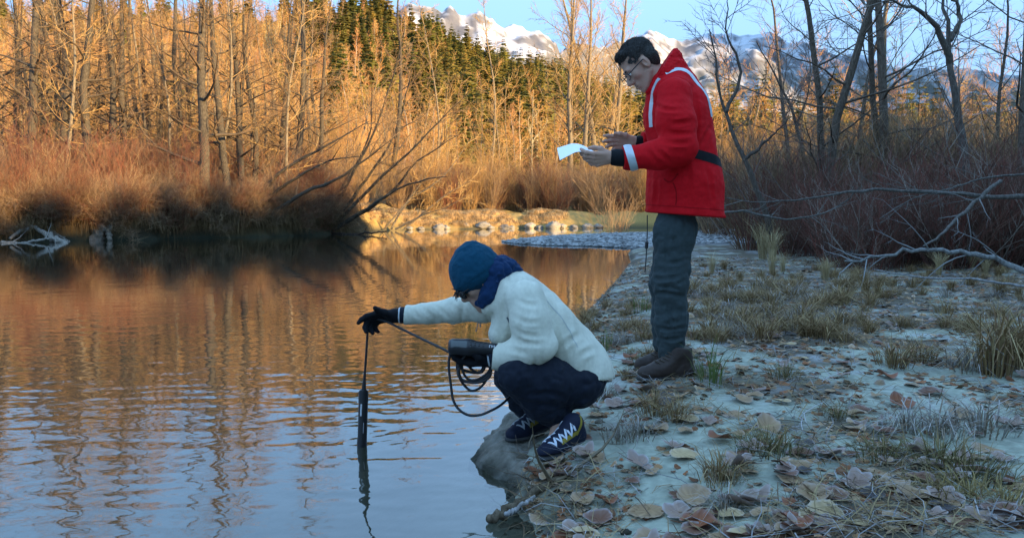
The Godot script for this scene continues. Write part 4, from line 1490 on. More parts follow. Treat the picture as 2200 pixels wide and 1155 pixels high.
func man() -> void:
	var t := thing("person", "person in a bulky red coat and dark trousers standing and reading a white sheet", "person", Vector3.ZERO)
	var folds := FastNoiseLite.new()
	folds.seed = 9; folds.frequency = 7.0; folds.fractal_octaves = 2
	var X := Vector3(1, 0, 0)
	# red coat
	var c := Field.new(Vector3(0.5925, 0.9024, -4.1) + Vector3(0, 0, -0.36), Vector3(1.1884, 1.7751, -4.1) + Vector3(0, 0, 0.36), 0.008, 55.0)
	c.cap(Vector3(0.9176, 0.9468, -4.1), Vector3(0.9114, 1.1479, -4.1), 0.236, 0.214, X, 0.88)
	c.cap(Vector3(0.9114, 1.1479, -4.1), Vector3(0.8985, 1.3184, -4.1), 0.210, 0.186, X, 0.90)
	c.cap(Vector3(0.8985, 1.3184, -4.1), Vector3(0.8682, 1.5069, -4.1), 0.188, 0.196, X, 0.88)
	c.cap(Vector3(0.8682, 1.5069, -4.1), Vector3(0.8443, 1.6198, -4.1), 0.196, 0.165, X, 0.80)
	c.cap(Vector3(0.8173, 1.6134, -3.97), Vector3(0.8708, 1.6503, -4.23), 0.085, 0.085)
	c.cap(Vector3(0.8267, 1.6558, -4.1), Vector3(0.8162, 1.6988, -4.1), 0.105, 0.085)
	c.done()
	c.rough(folds, 0.009, Vector3(1, 0.55, 1))
	folds.frequency = 16.0
	c.rough(folds, 0.004, Vector3(0.7, 1.2, 0.7))
	creases(c, [[Vector3(0.9531, 1.6558, -4.1), Vector3(0.9876, 1.5117, -4.1), Vector3(0.9542, 1.3475, -4.1)], [Vector3(0.9264, 1.2649, -4.1), Vector3(0.9433, 1.1479, -4.1), Vector3(0.931, 1.0205, -4.1)], [Vector3(1.0169, 1.2747, -4.1), Vector3(1.0558, 1.1723, -4.1), Vector3(1.0636, 1.0377, -4.1)], [Vector3(0.9792, 1.3184, -4.1), Vector3(1.0071, 1.3911, -4.1), Vector3(1.0447, 1.4635, -4.1)], [Vector3(0.7607, 1.2016, -4.1), Vector3(0.7742, 1.1235, -4.1), Vector3(0.7511, 1.0255, -4.1)]], 0.014, 0.008)
	c.cut_plane(Vector3(0.9117, 0.996, -4.1), Vector3(-0.075, -1, 0).normalized())
	var red := cloth(lin(0.57, 0.006, 0.012), 0.75, 0.0, 0.025, 0.22)
	var coat := obj("coat", field_mesh(c), red, t)
	# near and far sleeves
	var silver := mat(lin(0.50, 0.55, 0.60), 0.42, 0.6)
	silver.metallic = 0.25
	var black := cloth(lin(0.010, 0.011, 0.014), 0.8, 0.15)
	var nsl := [[Vector3(0.8139, 1.5962, -3.93), 0.088], [Vector3(0.8107, 1.4585, -3.87), 0.092], [Vector3(0.8318, 1.3286, -3.84), 0.074], [Vector3(0.7224, 1.2945, -3.84), 0.066], [Vector3(0.5811, 1.2821, -3.86), 0.052], [Vector3(0.5188, 1.2844, -3.86), 0.05]]
	var fsl := [[Vector3(0.8793, 1.6435, -4.27), 0.085], [Vector3(0.8998, 1.506, -4.32), 0.085], [Vector3(0.9041, 1.3795, -4.33), 0.07], [Vector3(0.7659, 1.3833, -4.28), 0.055], [Vector3(0.6996, 1.3885, -4.25), 0.047], [Vector3(0.6306, 1.3944, -4.23), 0.047]]
	for s in 2:
		var q := nsl if s == 0 else fsl
		var f := chain_field([q], 0.007, 60.0)
		chain(f, q)
		f.done()
		folds.frequency = 13.0
		f.rough(folds, 0.006, Vector3(0.55, 0.9, 0.55))
		folds.frequency = 26.0
		f.rough(folds, 0.0015)
		if s == 0:
			creases(f, [[Vector3(0.7614, 1.4111, -3.85), Vector3(0.8306, 1.3884, -3.85), Vector3(0.8991, 1.4066, -3.85)], [Vector3(0.7438, 1.3657, -3.85), Vector3(0.8039, 1.343, -3.85), Vector3(0.8817, 1.3566, -3.85)], [Vector3(0.779, 1.4564, -3.85), Vector3(0.8296, 1.4428, -3.85), Vector3(0.8888, 1.4655, -3.85)], [Vector3(0.7168, 1.3293, -3.85), Vector3(0.745, 1.2906, -3.85), Vector3(0.7823, 1.261, -3.85)], [Vector3(0.6709, 1.3248, -3.85), Vector3(0.6899, 1.2883, -3.85), Vector3(0.718, 1.2518, -3.85)], [Vector3(0.6974, 1.5468, -3.85), Vector3(0.7438, 1.5062, -3.85), Vector3(0.8283, 1.5152, -3.85)]], 0.011, 0.009)
		var end: Vector3 = Vector3(0.5511, 1.2821, -3.86) if s == 0 else Vector3(0.7097, 1.3885, -4.25)
		f.cut_plane(end, Vector3(-1, -0.06, 0).normalized())
		var sl := obj("sleeve", field_mesh(f), red, t)
		var rb := Builder.new()
		if s == 0:
			var ax: Vector3 = (q[3][0] - q[4][0]).normalized() + Vector3(0, 0.22, 0)
			band(rb, f, Vector3(0.5903, 1.2798, -3.86), ax, 0.11, 0.019, 0.004, Color.WHITE)
			obj("reflective_band", rb.mesh(), silver, sl)
		var cf := Builder.new()
		if s == 0:
			cf.tube([Vector3(0.5672, 1.2821, -3.86), Vector3(0.5419, 1.2821, -3.86), Vector3(0.5119, 1.2844, -3.86), Vector3(0.4911, 1.2844, -3.86)], [0.040, 0.043, 0.042, 0.037], 20, Color.WHITE)
		else:
			cf.tube([Vector3(0.725, 1.386, -4.25), Vector3(0.6929, 1.3877, -4.24), Vector3(0.6668, 1.3898, -4.235)], [0.036, 0.037, 0.033], 20, Color.WHITE)
		obj("cuff", cf.mesh(), black, sl)
	# belt, reflective tape, hem piping, pocket
	var bb := Builder.new()
	band(bb, c, Vector3(0.8961, 1.3111, -4.1), Vector3(0.24, 1, 0), 0.26, 0.024, 0.005, Color.WHITE, 0, TAU, 64)
	obj("belt", bb.mesh(), black, coat)
	bb = Builder.new()
	var core: Vector3 = Vector3(0.8498, 1.4807, -4.08)
	strip_on(bb, c, spline([Vector3(0.7726, 1.7308, -3.98), Vector3(0.829, 1.74, -3.98), Vector3(0.9097, 1.7076, -3.98), Vector3(0.9769, 1.6496, -3.98), Vector3(1.0161, 1.5799, -3.98), Vector3(1.0368, 1.4982, -3.98)], 24), [core], 0.017, 0.004, Color.WHITE)
	strip_on(bb, c, spline([Vector3(0.6495, 1.4327, -3.98), Vector3(0.6484, 1.5099, -3.98), Vector3(0.6617, 1.5799, -3.98), Vector3(0.6936, 1.6566, -3.98), Vector3(0.74, 1.7076, -3.98)], 20), [core], 0.016, 0.004, Color.WHITE)
	obj("reflective_tape", bb.mesh(), silver, coat)
	bb = Builder.new()
	band(bb, c, Vector3(0.9115, 1.0058, -4.1), Vector3(0.075, 1, 0), 0.3, 0.006, 0.004, Color.WHITE, 0, TAU, 64)
	band(bb, c, Vector3(0.911, 1.0353, -4.1), Vector3(0.075, 1, 0), 0.3, 0.002, 0.0015, Color(0.6, 0.6, 0.6), 0, TAU, 64)
	strip_on(bb, c, spline([Vector3(0.7505, 1.1905, -3.8), Vector3(0.7741, 1.1408, -3.8), Vector3(0.7844, 1.0727, -3.8), Vector3(0.7785, 1.0159, -3.8)], 10), [Vector3(0.9145, 1.1113, -4.1)], 0.003, 0.002, Color(0.5, 0.5, 0.5))
	strip_on(bb, c, spline([Vector3(0.6911, 1.2015, -3.85), Vector3(0.7181, 1.1776, -3.82), Vector3(0.7505, 1.1905, -3.8), Vector3(0.7906, 1.2402, -3.8)], 10), [Vector3(0.9138, 1.1479, -4.1)], 0.004, 0.004, Color(0.6, 0.6, 0.6))
	var piping := red.duplicate()
	piping.vertex_color_use_as_albedo = true
	obj("seam", bb.mesh(), piping, coat)
	# standing collar and folded hood
	var hq := Field.new(Vector3(0.6576, 1.5718, -4.1) + Vector3(0, 0, -0.2), Vector3(0.9676, 1.9058, -4.1) + Vector3(0, 0, 0.2), 0.006, 70.0)
	hq.cap(Vector3(0.8477, 1.8417, -4.1), Vector3(0.8497, 1.7275, -4.1), 0.022, 0.075, SIDE, 1.2)
	for w in [4.03, 4.17]:
		hq.cap(Vector3(0.8383, 1.8275, -4.1) - SIDE * (w - 4.1) * 0.6, Vector3(0.7866, 1.7275, -4.1) - SIDE * (w - 4.1) * 1.2, 0.026, 0.034)
	hq.cap(Vector3(0.8554, 1.7445, -4.06), Vector3(0.8772, 1.7581, -4.14), 0.050, 0.050)
	hq.cap(Vector3(0.8115, 1.7042, -4.03), Vector3(0.7262, 1.6491, -4.055), 0.050, 0.040)
	hq.cap(Vector3(0.8397, 1.7269, -4.17), Vector3(0.7423, 1.6624, -4.145), 0.050, 0.040)
	hq.cap(Vector3(0.7919, 1.7393, -4.03), Vector3(0.7221, 1.6617, -4.06), 0.028, 0.028)
	hq.done()
	folds.frequency = 18.0
	hq.rough(folds, 0.006, Vector3(1, 1.4, 1), true)
	hq.cut_plane(Vector3(0.7289, 1.6892, -4.1), Vector3(-0.84, 0.54, 0))
	hq.cut_ell(Vector3(0.6916, 1.7513, -4.1), Vector3(0.10, 0.10, 0.066))
	obj("hood", field_mesh(hq), red, t)
	# trousers
	var g := Field.new(Vector3(0.6513, 0.1763, -4.1) + Vector3(0, 0, -0.3), Vector3(1.0825, 1.0745, -4.1) + Vector3(0, 0, 0.3), 0.008, 60.0)
	chain(g, [[Vector3(0.8591, 1.0379, -4.03), 0.095], [Vector3(0.8451, 0.9056, -4.01), 0.108], [Vector3(0.8234, 0.665, -3.99), 0.090], [Vector3(0.834, 0.4442, -4), 0.083], [Vector3(0.8317, 0.2916, -4), 0.072]], SIDE, 0.85)
	chain(g, [[Vector3(0.889, 1.0375, -4.17), 0.095], [Vector3(0.878, 0.8991, -4.19), 0.106], [Vector3(0.8438, 0.6447, -4.2), 0.088], [Vector3(0.8518, 0.4382, -4.21), 0.082], [Vector3(0.8486, 0.2863, -4.22), 0.072]], SIDE, 0.85)
	g.done()
	folds.frequency = 10.0
	g.rough(folds, 0.008, Vector3(1, 0.8, 1), true)
	folds.frequency = 17.0
	g.rough(folds, 0.005, Vector3(0.7, 1.3, 0.7))
	creases(g, [[Vector3(0.7212, 0.6737, -4), Vector3(0.799, 0.6494, -4), Vector3(0.8952, 0.6883, -4)], [Vector3(0.7322, 0.5861, -4), Vector3(0.8144, 0.6007, -4), Vector3(0.9071, 0.5666, -4)], [Vector3(0.773, 0.7611, -4), Vector3(0.8364, 0.732, -4), Vector3(0.913, 0.7708, -4)], [Vector3(0.7493, 0.4196, -4), Vector3(0.8181, 0.3803, -4), Vector3(0.905, 0.4196, -4)], [Vector3(0.7599, 0.3606, -4), Vector3(0.8286, 0.3311, -4), Vector3(0.9109, 0.3655, -4)], [Vector3(0.8181, 0.9541, -4), Vector3(0.7912, 0.8336, -4), Vector3(0.8125, 0.7126, -4)], [Vector3(0.8008, 0.5421, -4), Vector3(0.8462, 0.4442, -4), Vector3(0.8284, 0.3458, -4)]], 0.011, 0.009)
	obj("trousers", field_mesh(g), cloth(lin(0.040, 0.056, 0.060), 0.85, 0.2), t)
	# boots
	var leather := cloth(lin(0.045, 0.030, 0.024), 0.6, 0.1, 0.02, 0.4)
	var rubber := mat(lin(0.014, 0.013, 0.012), 0.8)
	var lace_m := mat(lin(0.06, 0.045, 0.03), 0.9)
	for s in 2:
		var off := Vector3.ZERO if s == 0 else Vector3(0.8078, 0.1727, -4.24) - Vector3(0.7833, 0.1821, -3.98)
		var bt := Field.new(Vector3(0.5849, 0.0906, -3.98) + off - Vector3(0, 0, 0.12), Vector3(1.0058, 0.3616, -3.98) + off + Vector3(0, 0, 0.12), 0.005, 90.0)
		bt.cap(Vector3(0.6882, 0.1813, -3.95) + off, Vector3(0.7623, 0.1938, -3.96) + off, 0.036, 0.043)
		bt.cap(Vector3(0.7623, 0.1938, -3.96) + off, Vector3(0.9071, 0.1874, -3.99) + off, 0.043, 0.041)
		bt.cap(Vector3(0.804, 0.2173, -3.965) + off, Vector3(0.8652, 0.2871, -3.985) + off, 0.043, 0.052)
		bt.cap(Vector3(0.9069, 0.1948, -3.99) + off, Vector3(0.8856, 0.2935, -3.99) + off, 0.043, 0.054)
		bt.done()
		bt.rough(folds, 0.003)
		bt.cut_plane(Vector3(0.8013, 0.1498, -3.97) + off, Vector3(0, -1, 0))
		bt.cut_plane(Vector3(0.8685, 0.315, -3.98) + off, Vector3(0.1, 1, 0).normalized())
		var boot := obj("boot", field_mesh(bt), leather, t)
		var so := Field.new(Vector3(0.5851, 0.0782, -3.98) + off - Vector3(0, 0, 0.12), Vector3(1.0086, 0.2265, -3.98) + off + Vector3(0, 0, 0.12), 0.005, 90.0)
		so.cap(Vector3(0.6861, 0.1543, -3.95) + off, Vector3(0.7847, 0.1545, -3.96) + off, 0.042, 0.047, Vector3.UP, 0.36)
		so.cap(Vector3(0.7847, 0.1545, -3.96) + off, Vector3(0.9151, 0.1502, -3.99) + off, 0.045, 0.043, Vector3.UP, 0.36)
		so.done()
		obj("sole", field_mesh(so), rubber, boot)
		var lc := Builder.new()
		for i in 5:
			var a: Vector3 = Vector3(0.7817, 0.218, -3.95).lerp(Vector3(0.8116, 0.2845, -3.96), i / 4.0) + off
			var m1 := bt.hit(a + Vector3(-0.08, 0.05, 0.0), Vector3(0.75, -0.45, 0.0).normalized(), 0.3)
			var m2 := bt.hit(m1 + Vector3(0.01, 0.0, 0.09), Vector3(0.15, -0.1, -1).normalized(), 0.2)
			lc.tube([m1 + Vector3(-0.002, 0.003, -0.01), m1 + Vector3(-0.001, 0.003, 0.012), m2 + Vector3(0, 0, 0.003)], [0.003, 0.003, 0.003], 5, Color.WHITE)
		obj("lace", lc.mesh(), lace_m, boot)
	# draw cord hanging below the hem
	var cd := Builder.new()
	cd.tube([Vector3(0.6961, 0.9976, -3.98), Vector3(0.6956, 0.9071, -3.97), Vector3(0.6924, 0.7993, -3.97), Vector3(0.6866, 0.7031, -3.97)], [0.003, 0.003, 0.003, 0.003], 6, Color.WHITE)
	cd.tube([Vector3(0.6939, 0.8592, -3.97), Vector3(0.692, 0.8281, -3.97)], [0.009, 0.009], 8, Color.WHITE)
	obj("draw_cord", cd.mesh(), mat(lin(0.01, 0.01, 0.012), 0.7), t)
	# the body: one skin with head and hands
	var skin := mat(lin(0.45, 0.265, 0.195), 0.55, 0.4)
	skin.subsurf_scatter_enabled = true
	skin.subsurf_scatter_strength = 0.12
	skin.vertex_color_use_as_albedo = true
	var body := Builder.new()
	var k := Field.new(Vector3(0.5773, 0.0745, -4.1) + Vector3(0, 0, -0.35), Vector3(1.0672, 1.7751, -4.1) + Vector3(0, 0, 0.35), 0.016, 60.0)
	chain(k, [[Vector3(0.7769, 1.7275, -4.1), 0.05], [Vector3(0.8423, 1.5958, -4.1), 0.10], [Vector3(0.8702, 1.3911, -4.1), 0.12], [Vector3(0.8902, 1.099, -4.1), 0.12]])
	for s in [nsl, fsl]:
		chain(k, [[s[0][0], 0.05], [s[2][0], 0.042], [s[5][0].lerp(s[4][0], 0.2), 0.024]])
	chain(k, [[Vector3(0.8495, 1.05, -4.02), 0.08], [Vector3(0.8254, 0.664, -4), 0.055], [Vector3(0.8418, 0.2718, -4), 0.04], [Vector3(0.7765, 0.1843, -3.97), 0.028]])
	chain(k, [[Vector3(0.8833, 1.05, -4.18), 0.08], [Vector3(0.8438, 0.6447, -4.2), 0.055], [Vector3(0.8592, 0.2681, -4.22), 0.04], [Vector3(0.8007, 0.1748, -4.23), 0.028]])
	k.done()
	k.add_to(body, Color.WHITE)
	var ear: Vector3 = Vector3(0.6743, 1.7751, -4.1)
	var bs := head_basis(Vector3(-0.71, -0.71, 0.06), Vector3(-0.71, 0.71, 0))
	head(body, ear, bs, 1.0, Vector3(0.7897, 1.6845, -4.1), Color.WHITE)
	hand(body, Vector3(0.498, 1.2844, -3.86), Vector3(-1, -0.10, 0.02), Vector3(0.1, 0.5, -0.85), Vector3(0, 0.9, 0.4), 1.0, [0.42, 0.5, 0.55, 0.62], [Vector3(0.75, 0.55, 0.35), Vector3(0.95, 0.1, 0.4), Vector3(0.95, -0.15, 0.35)], Color.WHITE)
	hand(body, Vector3(0.6693, 1.3898, -4.235), Vector3(-1, 0.02, 0.0), Vector3(0.0, -0.45, 0.9), Vector3(0, 0.9, 0.4), 1.0, [0.08, 0.22, 0.3, 0.38], [Vector3(0.85, 0.55, 0.1), Vector3(0.97, 0.25, 0.1), Vector3(0.99, 0.1, 0.05)], Color.WHITE)
	obj("body", body.mesh(), skin, t)
	var L := func(x: float, y: float, z: float) -> Vector3:
		return ear + bs * Vector3(x, y, z)
	# hair
	var hf := Field.new(ear - Vector3.ONE * 0.2, ear + Vector3.ONE * 0.2, 0.0045, 120.0)
	hf.ell(L.call(0, 0.056, -0.016), Vector3(0.0755, 0.0865, 0.097), bs)
	hf.cap(L.call(-0.05, 0.0, -0.055), L.call(0.05, 0.0, -0.055), 0.034, 0.034)
	hf.cap(L.call(-0.035, -0.035, -0.055), L.call(0.035, -0.035, -0.055), 0.026, 0.026)
	hf.cap(L.call(-0.045, 0.110, 0.050), L.call(0.045, 0.110, 0.050), 0.017, 0.017)
	hf.done()
	for s in [-1.0, 1.0]:
		hf.cut_ell(L.call(s * 0.085, -0.012, 0.004), Vector3(0.03, 0.038, 0.026), bs)
	hf.cut_ell(L.call(0, -0.005, 0.088), Vector3(0.12, 0.088, 0.052), bs)
	hf.cut_ell(L.call(0, 0.045, 0.105), Vector3(0.062, 0.050, 0.035), bs)
	var strands := FastNoiseLite.new()
	strands.seed = 4; strands.frequency = 60.0; strands.fractal_octaves = 2
	hf.rough(strands, 0.003, Vector3(1.0, 0.5, 1.0))
	strands.frequency = 14.0
	hf.rough(strands, 0.003)
	var hb := Builder.new()
	hf.add_to(hb, Color(0.05, 0.047, 0.045))
	var hn := hb.v.size()
	var hrng := RandomNumberGenerator.new()
	hrng.seed = 6
	for i in hn:
		var nn := hb.n[i]
		var q := hb.v[i]
		if nn.dot(bs.z) > 0.55 and (q - ear).dot(bs.y) < 0.05:
			continue
		for e in 2:
			var comb := (-bs.y * 0.8 + bs.z * (0.9 if (q - ear).dot(bs.y) > 0.09 else -0.1) + Vector3(hrng.randfn(0, 0.3), hrng.randfn(0, 0.3), hrng.randfn(0, 0.3)))
			comb = (comb - nn * comb.dot(nn)).normalized()
			var hg := hrng.randf_range(0.5, 1.6) * (1.5 if (q - ear).dot(bs.y) < 0.06 else 1.0)
			hb.spike(q - nn * 0.002, q + comb * hrng.randf_range(0.008, 0.017) + nn * hrng.randf_range(0.001, 0.006), 0.0008, Color(0.085 * hg, 0.080 * hg, 0.077 * hg))
	obj("hair", hb.mesh(), vmat(null, Vector3.ONE, 0.7), t)
	# eyes, brows, glasses
	var eb := Builder.new()
	for s in [-1.0, 1.0]:
		eb.tube([L.call(s * 0.031, 0.007, 0.075), L.call(s * 0.031, 0.007, 0.087)], [0.010, 0.009], 10, Color(0.75, 0.73, 0.70))
		eb.tube([L.call(s * 0.031, 0.004, 0.086), L.call(s * 0.031, 0.004, 0.0905)], [0.005, 0.004], 8, Color(0.03, 0.02, 0.015))
	obj("eyes", eb.mesh(), vmat(null, Vector3.ONE, 0.25), t)
	var br := Builder.new()
	for s in [-1.0, 1.0]:
		br.tube([L.call(s * 0.014, 0.029, 0.093), L.call(s * 0.032, 0.034, 0.090), L.call(s * 0.048, 0.028, 0.078)], [0.003, 0.0042, 0.002], 6, Color.WHITE)
	obj("eyebrows", br.mesh(), mat(lin(0.03, 0.025, 0.02), 0.8), t)
	var gl := Builder.new()
	for s in [-1.0, 1.0]:
		var ring := []
		for i in 17:
			var a := TAU * i / 16.0
			var cx := cos(a); var sy := sin(a)
			ring.append(L.call(s * (0.033 + 0.026 * signf(cx) * pow(absf(cx), 0.6)), 0.006 + 0.017 * signf(sy) * pow(absf(sy), 0.6), 0.106 - 0.008 * absf(cx)))
		var rr := []
		for i in 17:
			rr.append(0.0024)
		gl.tube(ring, rr, 6, Color.WHITE)
		gl.tube([L.call(s * 0.060, 0.012, 0.099), L.call(s * 0.078, 0.014, 0.06), L.call(s * 0.082, 0.016, 0.0), L.call(s * 0.080, 0.0, -0.018)], [0.003, 0.003, 0.0028, 0.0022], 6, Color.WHITE)
	gl.tube([L.call(-0.009, 0.010, 0.108), L.call(0, 0.013, 0.110), L.call(0.009, 0.010, 0.108)], [0.0022, 0.0022, 0.0022], 6, Color.WHITE)
	obj("glasses", gl.mesh(), mat(lin(0.008, 0.008, 0.009), 0.3), t)
	# the sheet of paper in the near hand
	var pp := Builder.new()
	var edge_n := [Vector3(0.4472, 1.2935, -3.86), Vector3(0.4103, 1.2935, -3.86), Vector3(0.3641, 1.3072, -3.86), Vector3(0.323, 1.3121, -3.865), Vector3(0.282, 1.2942, -3.87), Vector3(0.2388, 1.2718, -3.88)]
	var edge_f := [Vector3(0.4787, 1.3129, -4.09), Vector3(0.4322, 1.3298, -4.09), Vector3(0.3709, 1.3613, -4.09), Vector3(0.322, 1.3709, -4.09), Vector3(0.283, 1.3613, -4.09), Vector3(0.2367, 1.3467, -4.09)]
	edge_n = spline(edge_n, 16)
	edge_f = spline(edge_f, 16)
	for lay in 2:
		var base := pp.v.size()
		for i in 17:
			for j in 7:
				var q: Vector3 = edge_n[i].lerp(edge_f[i], j / 6.0)
				var du: Vector3 = edge_n[mini(i + 1, 16)] - edge_n[maxi(i - 1, 0)]
				var nn: Vector3 = du.cross(edge_f[i] - edge_n[i]).normalized()
				if nn.y < 0:
					nn = -nn
				if lay == 1:
					nn = -nn
				pp.vert(q + nn * 0.0004, nn, Color.WHITE)
		for i in 16:
			for j in 6:
				var a := base + i * 7 + j
				if lay == 0:
					pp.ix.append(a); pp.ix.append(a + 7); pp.ix.append(a + 1)
					pp.ix.append(a + 1); pp.ix.append(a + 7); pp.ix.append(a + 8)
				else:
					pp.ix.append(a); pp.ix.append(a + 1); pp.ix.append(a + 7)
					pp.ix.append(a + 1); pp.ix.append(a + 8); pp.ix.append(a + 7)
	var paper := mat(lin(0.86, 0.87, 0.88), 0.8)
	tag(obj("paper", pp.mesh(), paper), "white sheet of paper held out by the standing person", "paper")

func woman() -> void:
	var t := thing("person", "person in a pale jacket and blue knitted cap crouching at the water edge", "person", Vector3.ZERO)
	var folds := FastNoiseLite.new()
	folds.seed = 19; folds.frequency = 9.0; folds.fractal_octaves = 2
	var pale := cloth(lin(0.66, 0.65, 0.53), 0.7, 0.2, 0.02, 0.35)
	var navy := cloth(lin(0.006, 0.028, 0.085), 0.9, 0.5, 0.05)
	var dark := cloth(lin(0.009, 0.013, 0.024), 0.8, 0.35)
	var lat := Vector3(0.30, 0, 0.954)
	var n := Vector3(0.77, 0.637, -0.2).normalized()
	n = (n - lat * n.dot(lat)).normalized()
	# jacket
	var f := Field.new(Vector3(-0.172, 0.2882, -3.12) + Vector3(0, 0, -0.32), Vector3(0.4518, 0.8624, -3.12) + Vector3(0, 0, 0.34), 0.0075, 60.0)
	f.cap(Vector3(0.2664, 0.3766, -3.16), Vector3(0.2345, 0.4216, -3.15), 0.176, 0.170, n, 0.74)
	f.cap(Vector3(0.2345, 0.4216, -3.15), Vector3(0.1138, 0.5698, -3.12), 0.170, 0.172, n, 0.74)
	f.cap(Vector3(0.1138, 0.5698, -3.12), Vector3(0.0338, 0.6716, -3.1), 0.172, 0.135, n, 0.70)
	f.cap(Vector3(0.0508, 0.6886, -2.99), Vector3(-0.0157, 0.6505, -3.24), 0.066, 0.066)
	f.cap(Vector3(0.0094, 0.698, -3.1), Vector3(-0.0468, 0.7105, -3.09), 0.085, 0.060)
	f.cap(Vector3(-0.0367, 0.6838, -3.03), Vector3(-0.0926, 0.6441, -3.05), 0.040, 0.030)
	f.cap(Vector3(0, 0.6053, -3.06), Vector3(-0.0373, 0.5377, -3.06), 0.080, 0.062)
	f.done()
	folds.frequency = 6.5
	f.rough(folds, 0.012, Vector3(1.2, 0.6, 1.0))
	folds.frequency = 5.0
	f.rough(folds, 0.0065, Vector3(1.8, 0.45, 1.4), true)
	creases(f, [[Vector3(0.1504, 0.6602, -3.1), Vector3(0.1961, 0.5615, -3.1), Vector3(0.1892, 0.4373, -3.1)], [Vector3(0.1979, 0.5805, -3.1), Vector3(0.2379, 0.5043, -3.1), Vector3(0.2499, 0.4086, -3.1)], [Vector3(0.1815, 0.4469, -3.1), Vector3(0.2378, 0.5195, -3.1), Vector3(0.2868, 0.531, -3.1)], [Vector3(0.0938, 0.7396, -3.1), Vector3(0.0564, 0.6753, -3.1), Vector3(0, 0.6223, -3.1)], [Vector3(0.2649, 0.4278, -3.1), Vector3(0.3062, 0.4622, -3.1), Vector3(0.3402, 0.4699, -3.1)], [Vector3(-0.0282, 0.6753, -3.1), Vector3(-0.0414, 0.6223, -3.1), Vector3(-0.0264, 0.5424, -3.1)]], 0.012, 0.0055)
	f.cut_plane(Vector3(0.2926, 0.367, -3.15), Vector3(-0.17, -0.98, 0).normalized())
	var jk := obj("jacket", field_mesh(f), pale, t)
	var seam := Builder.new()
	strip_on(seam, f, spline([Vector3(-0.0705, 0.6428, -2.9), Vector3(-0.0494, 0.593, -2.9), Vector3(-0.0318, 0.5306, -2.9)], 10), [Vector3(0.0958, 0.5536, -3.15)], 0.004, 0.002, Color(0.10, 0.12, 0.14))
	strip_on(seam, f, spline([Vector3(-0.0212, 0.593, -2.9), Vector3(0, 0.5538, -2.9), Vector3(0.0177, 0.5306, -2.9)], 8), [Vector3(0.0958, 0.5536, -3.15)], 0.003, 0.002, Color(0.12, 0.14, 0.16))
	strip_on(seam, f, spline([Vector3(0.1299, 0.6184, -2.85), Vector3(0.1562, 0.5483, -2.85), Vector3(0.1652, 0.4867, -2.85)], 10), [Vector3(0.1342, 0.5149, -3.15)], 0.002, 0.0012, Color(0.35, 0.38, 0.36))
	strip_on(seam, f, spline([Vector3(0.0803, 0.7833, -2.95), Vector3(0.1682, 0.6971, -2.92), Vector3(0.2486, 0.5898, -2.92), Vector3(0.3064, 0.4819, -2.92)], 16), [Vector3(0.1234, 0.5392, -3.12)], 0.002, 0.0012, Color(0.42, 0.45, 0.43))
	obj("seam", seam.mesh(), vmat(null, Vector3.ONE, 0.8), jk)
	# sleeves
	var nsl := [[Vector3(0.0504, 0.6874, -2.97), 0.078], [Vector3(0.0715, 0.6047, -2.94), 0.076], [Vector3(0.1068, 0.5144, -2.92), 0.060], [Vector3(0.0323, 0.4817, -2.94), 0.055], [Vector3(-0.0506, 0.4632, -2.96), 0.044], [Vector3(-0.0906, 0.4575, -2.97), 0.042]]
	var fsl := [[Vector3(-0.0157, 0.6485, -3.24), 0.066], [Vector3(-0.1191, 0.6128, -3.27), 0.060], [Vector3(-0.2505, 0.5967, -3.3), 0.052], [Vector3(-0.3608, 0.5846, -3.3), 0.043], [Vector3(-0.4611, 0.5765, -3.3), 0.035], [Vector3(-0.5012, 0.5745, -3.3), 0.034]]
	for s in 2:
		var q := nsl if s == 0 else fsl
		var g := chain_field([q], 0.006, 70.0)
		chain(g, q)
		g.done()
		folds.frequency = 6.0
		g.rough(folds, 0.006, Vector3(1.5, 0.5, 0.8), true)
		if s == 0:
			creases(g, [[Vector3(-0.0035, 0.593, -2.9), Vector3(0.0494, 0.5466, -2.9), Vector3(0.1201, 0.5538, -2.9)], [Vector3(0.0106, 0.5431, -2.9), Vector3(0.0636, 0.518, -2.9), Vector3(0.1343, 0.5252, -2.9)], [Vector3(0, 0.6357, -2.9), Vector3(0.0529, 0.593, -2.9), Vector3(0.1128, 0.6108, -2.9)], [Vector3(-0.0248, 0.5073, -2.9), Vector3(0.0177, 0.5002, -2.9), Vector3(0.0743, 0.4787, -2.9)], [Vector3(0.0141, 0.6995, -2.9), Vector3(0.0634, 0.6605, -2.9), Vector3(0.1056, 0.6783, -2.9)]], 0.010, 0.0034)
		else:
			creases(g, [[Vector3(-0.4196, 0.6202, -3.2), Vector3(-0.4043, 0.5928, -3.2), Vector3(-0.3735, 0.5654, -3.2)], [Vector3(-0.3729, 0.6281, -3.2), Vector3(-0.3499, 0.5967, -3.2), Vector3(-0.3112, 0.5654, -3.2)], [Vector3(-0.3223, 0.6398, -3.2), Vector3(-0.2876, 0.6007, -3.2), Vector3(-0.2451, 0.5654, -3.2)], [Vector3(-0.2601, 0.6476, -3.2), Vector3(-0.2332, 0.6085, -3.2), Vector3(-0.1867, 0.5732, -3.2)], [Vector3(-0.1941, 0.6593, -3.2), Vector3(-0.171, 0.6163, -3.2), Vector3(-0.1167, 0.585, -3.2)]], 0.009, 0.0045)
		var end: Vector3 = Vector3(-0.0761, 0.4594, -2.97) if s == 0 else Vector3(-0.4631, 0.5765, -3.3)
		g.cut_plane(end, Vector3(-1, 0.08, 0).normalized())
		var sl := obj("sleeve", field_mesh(g), pale, t)
		var cf := Builder.new()
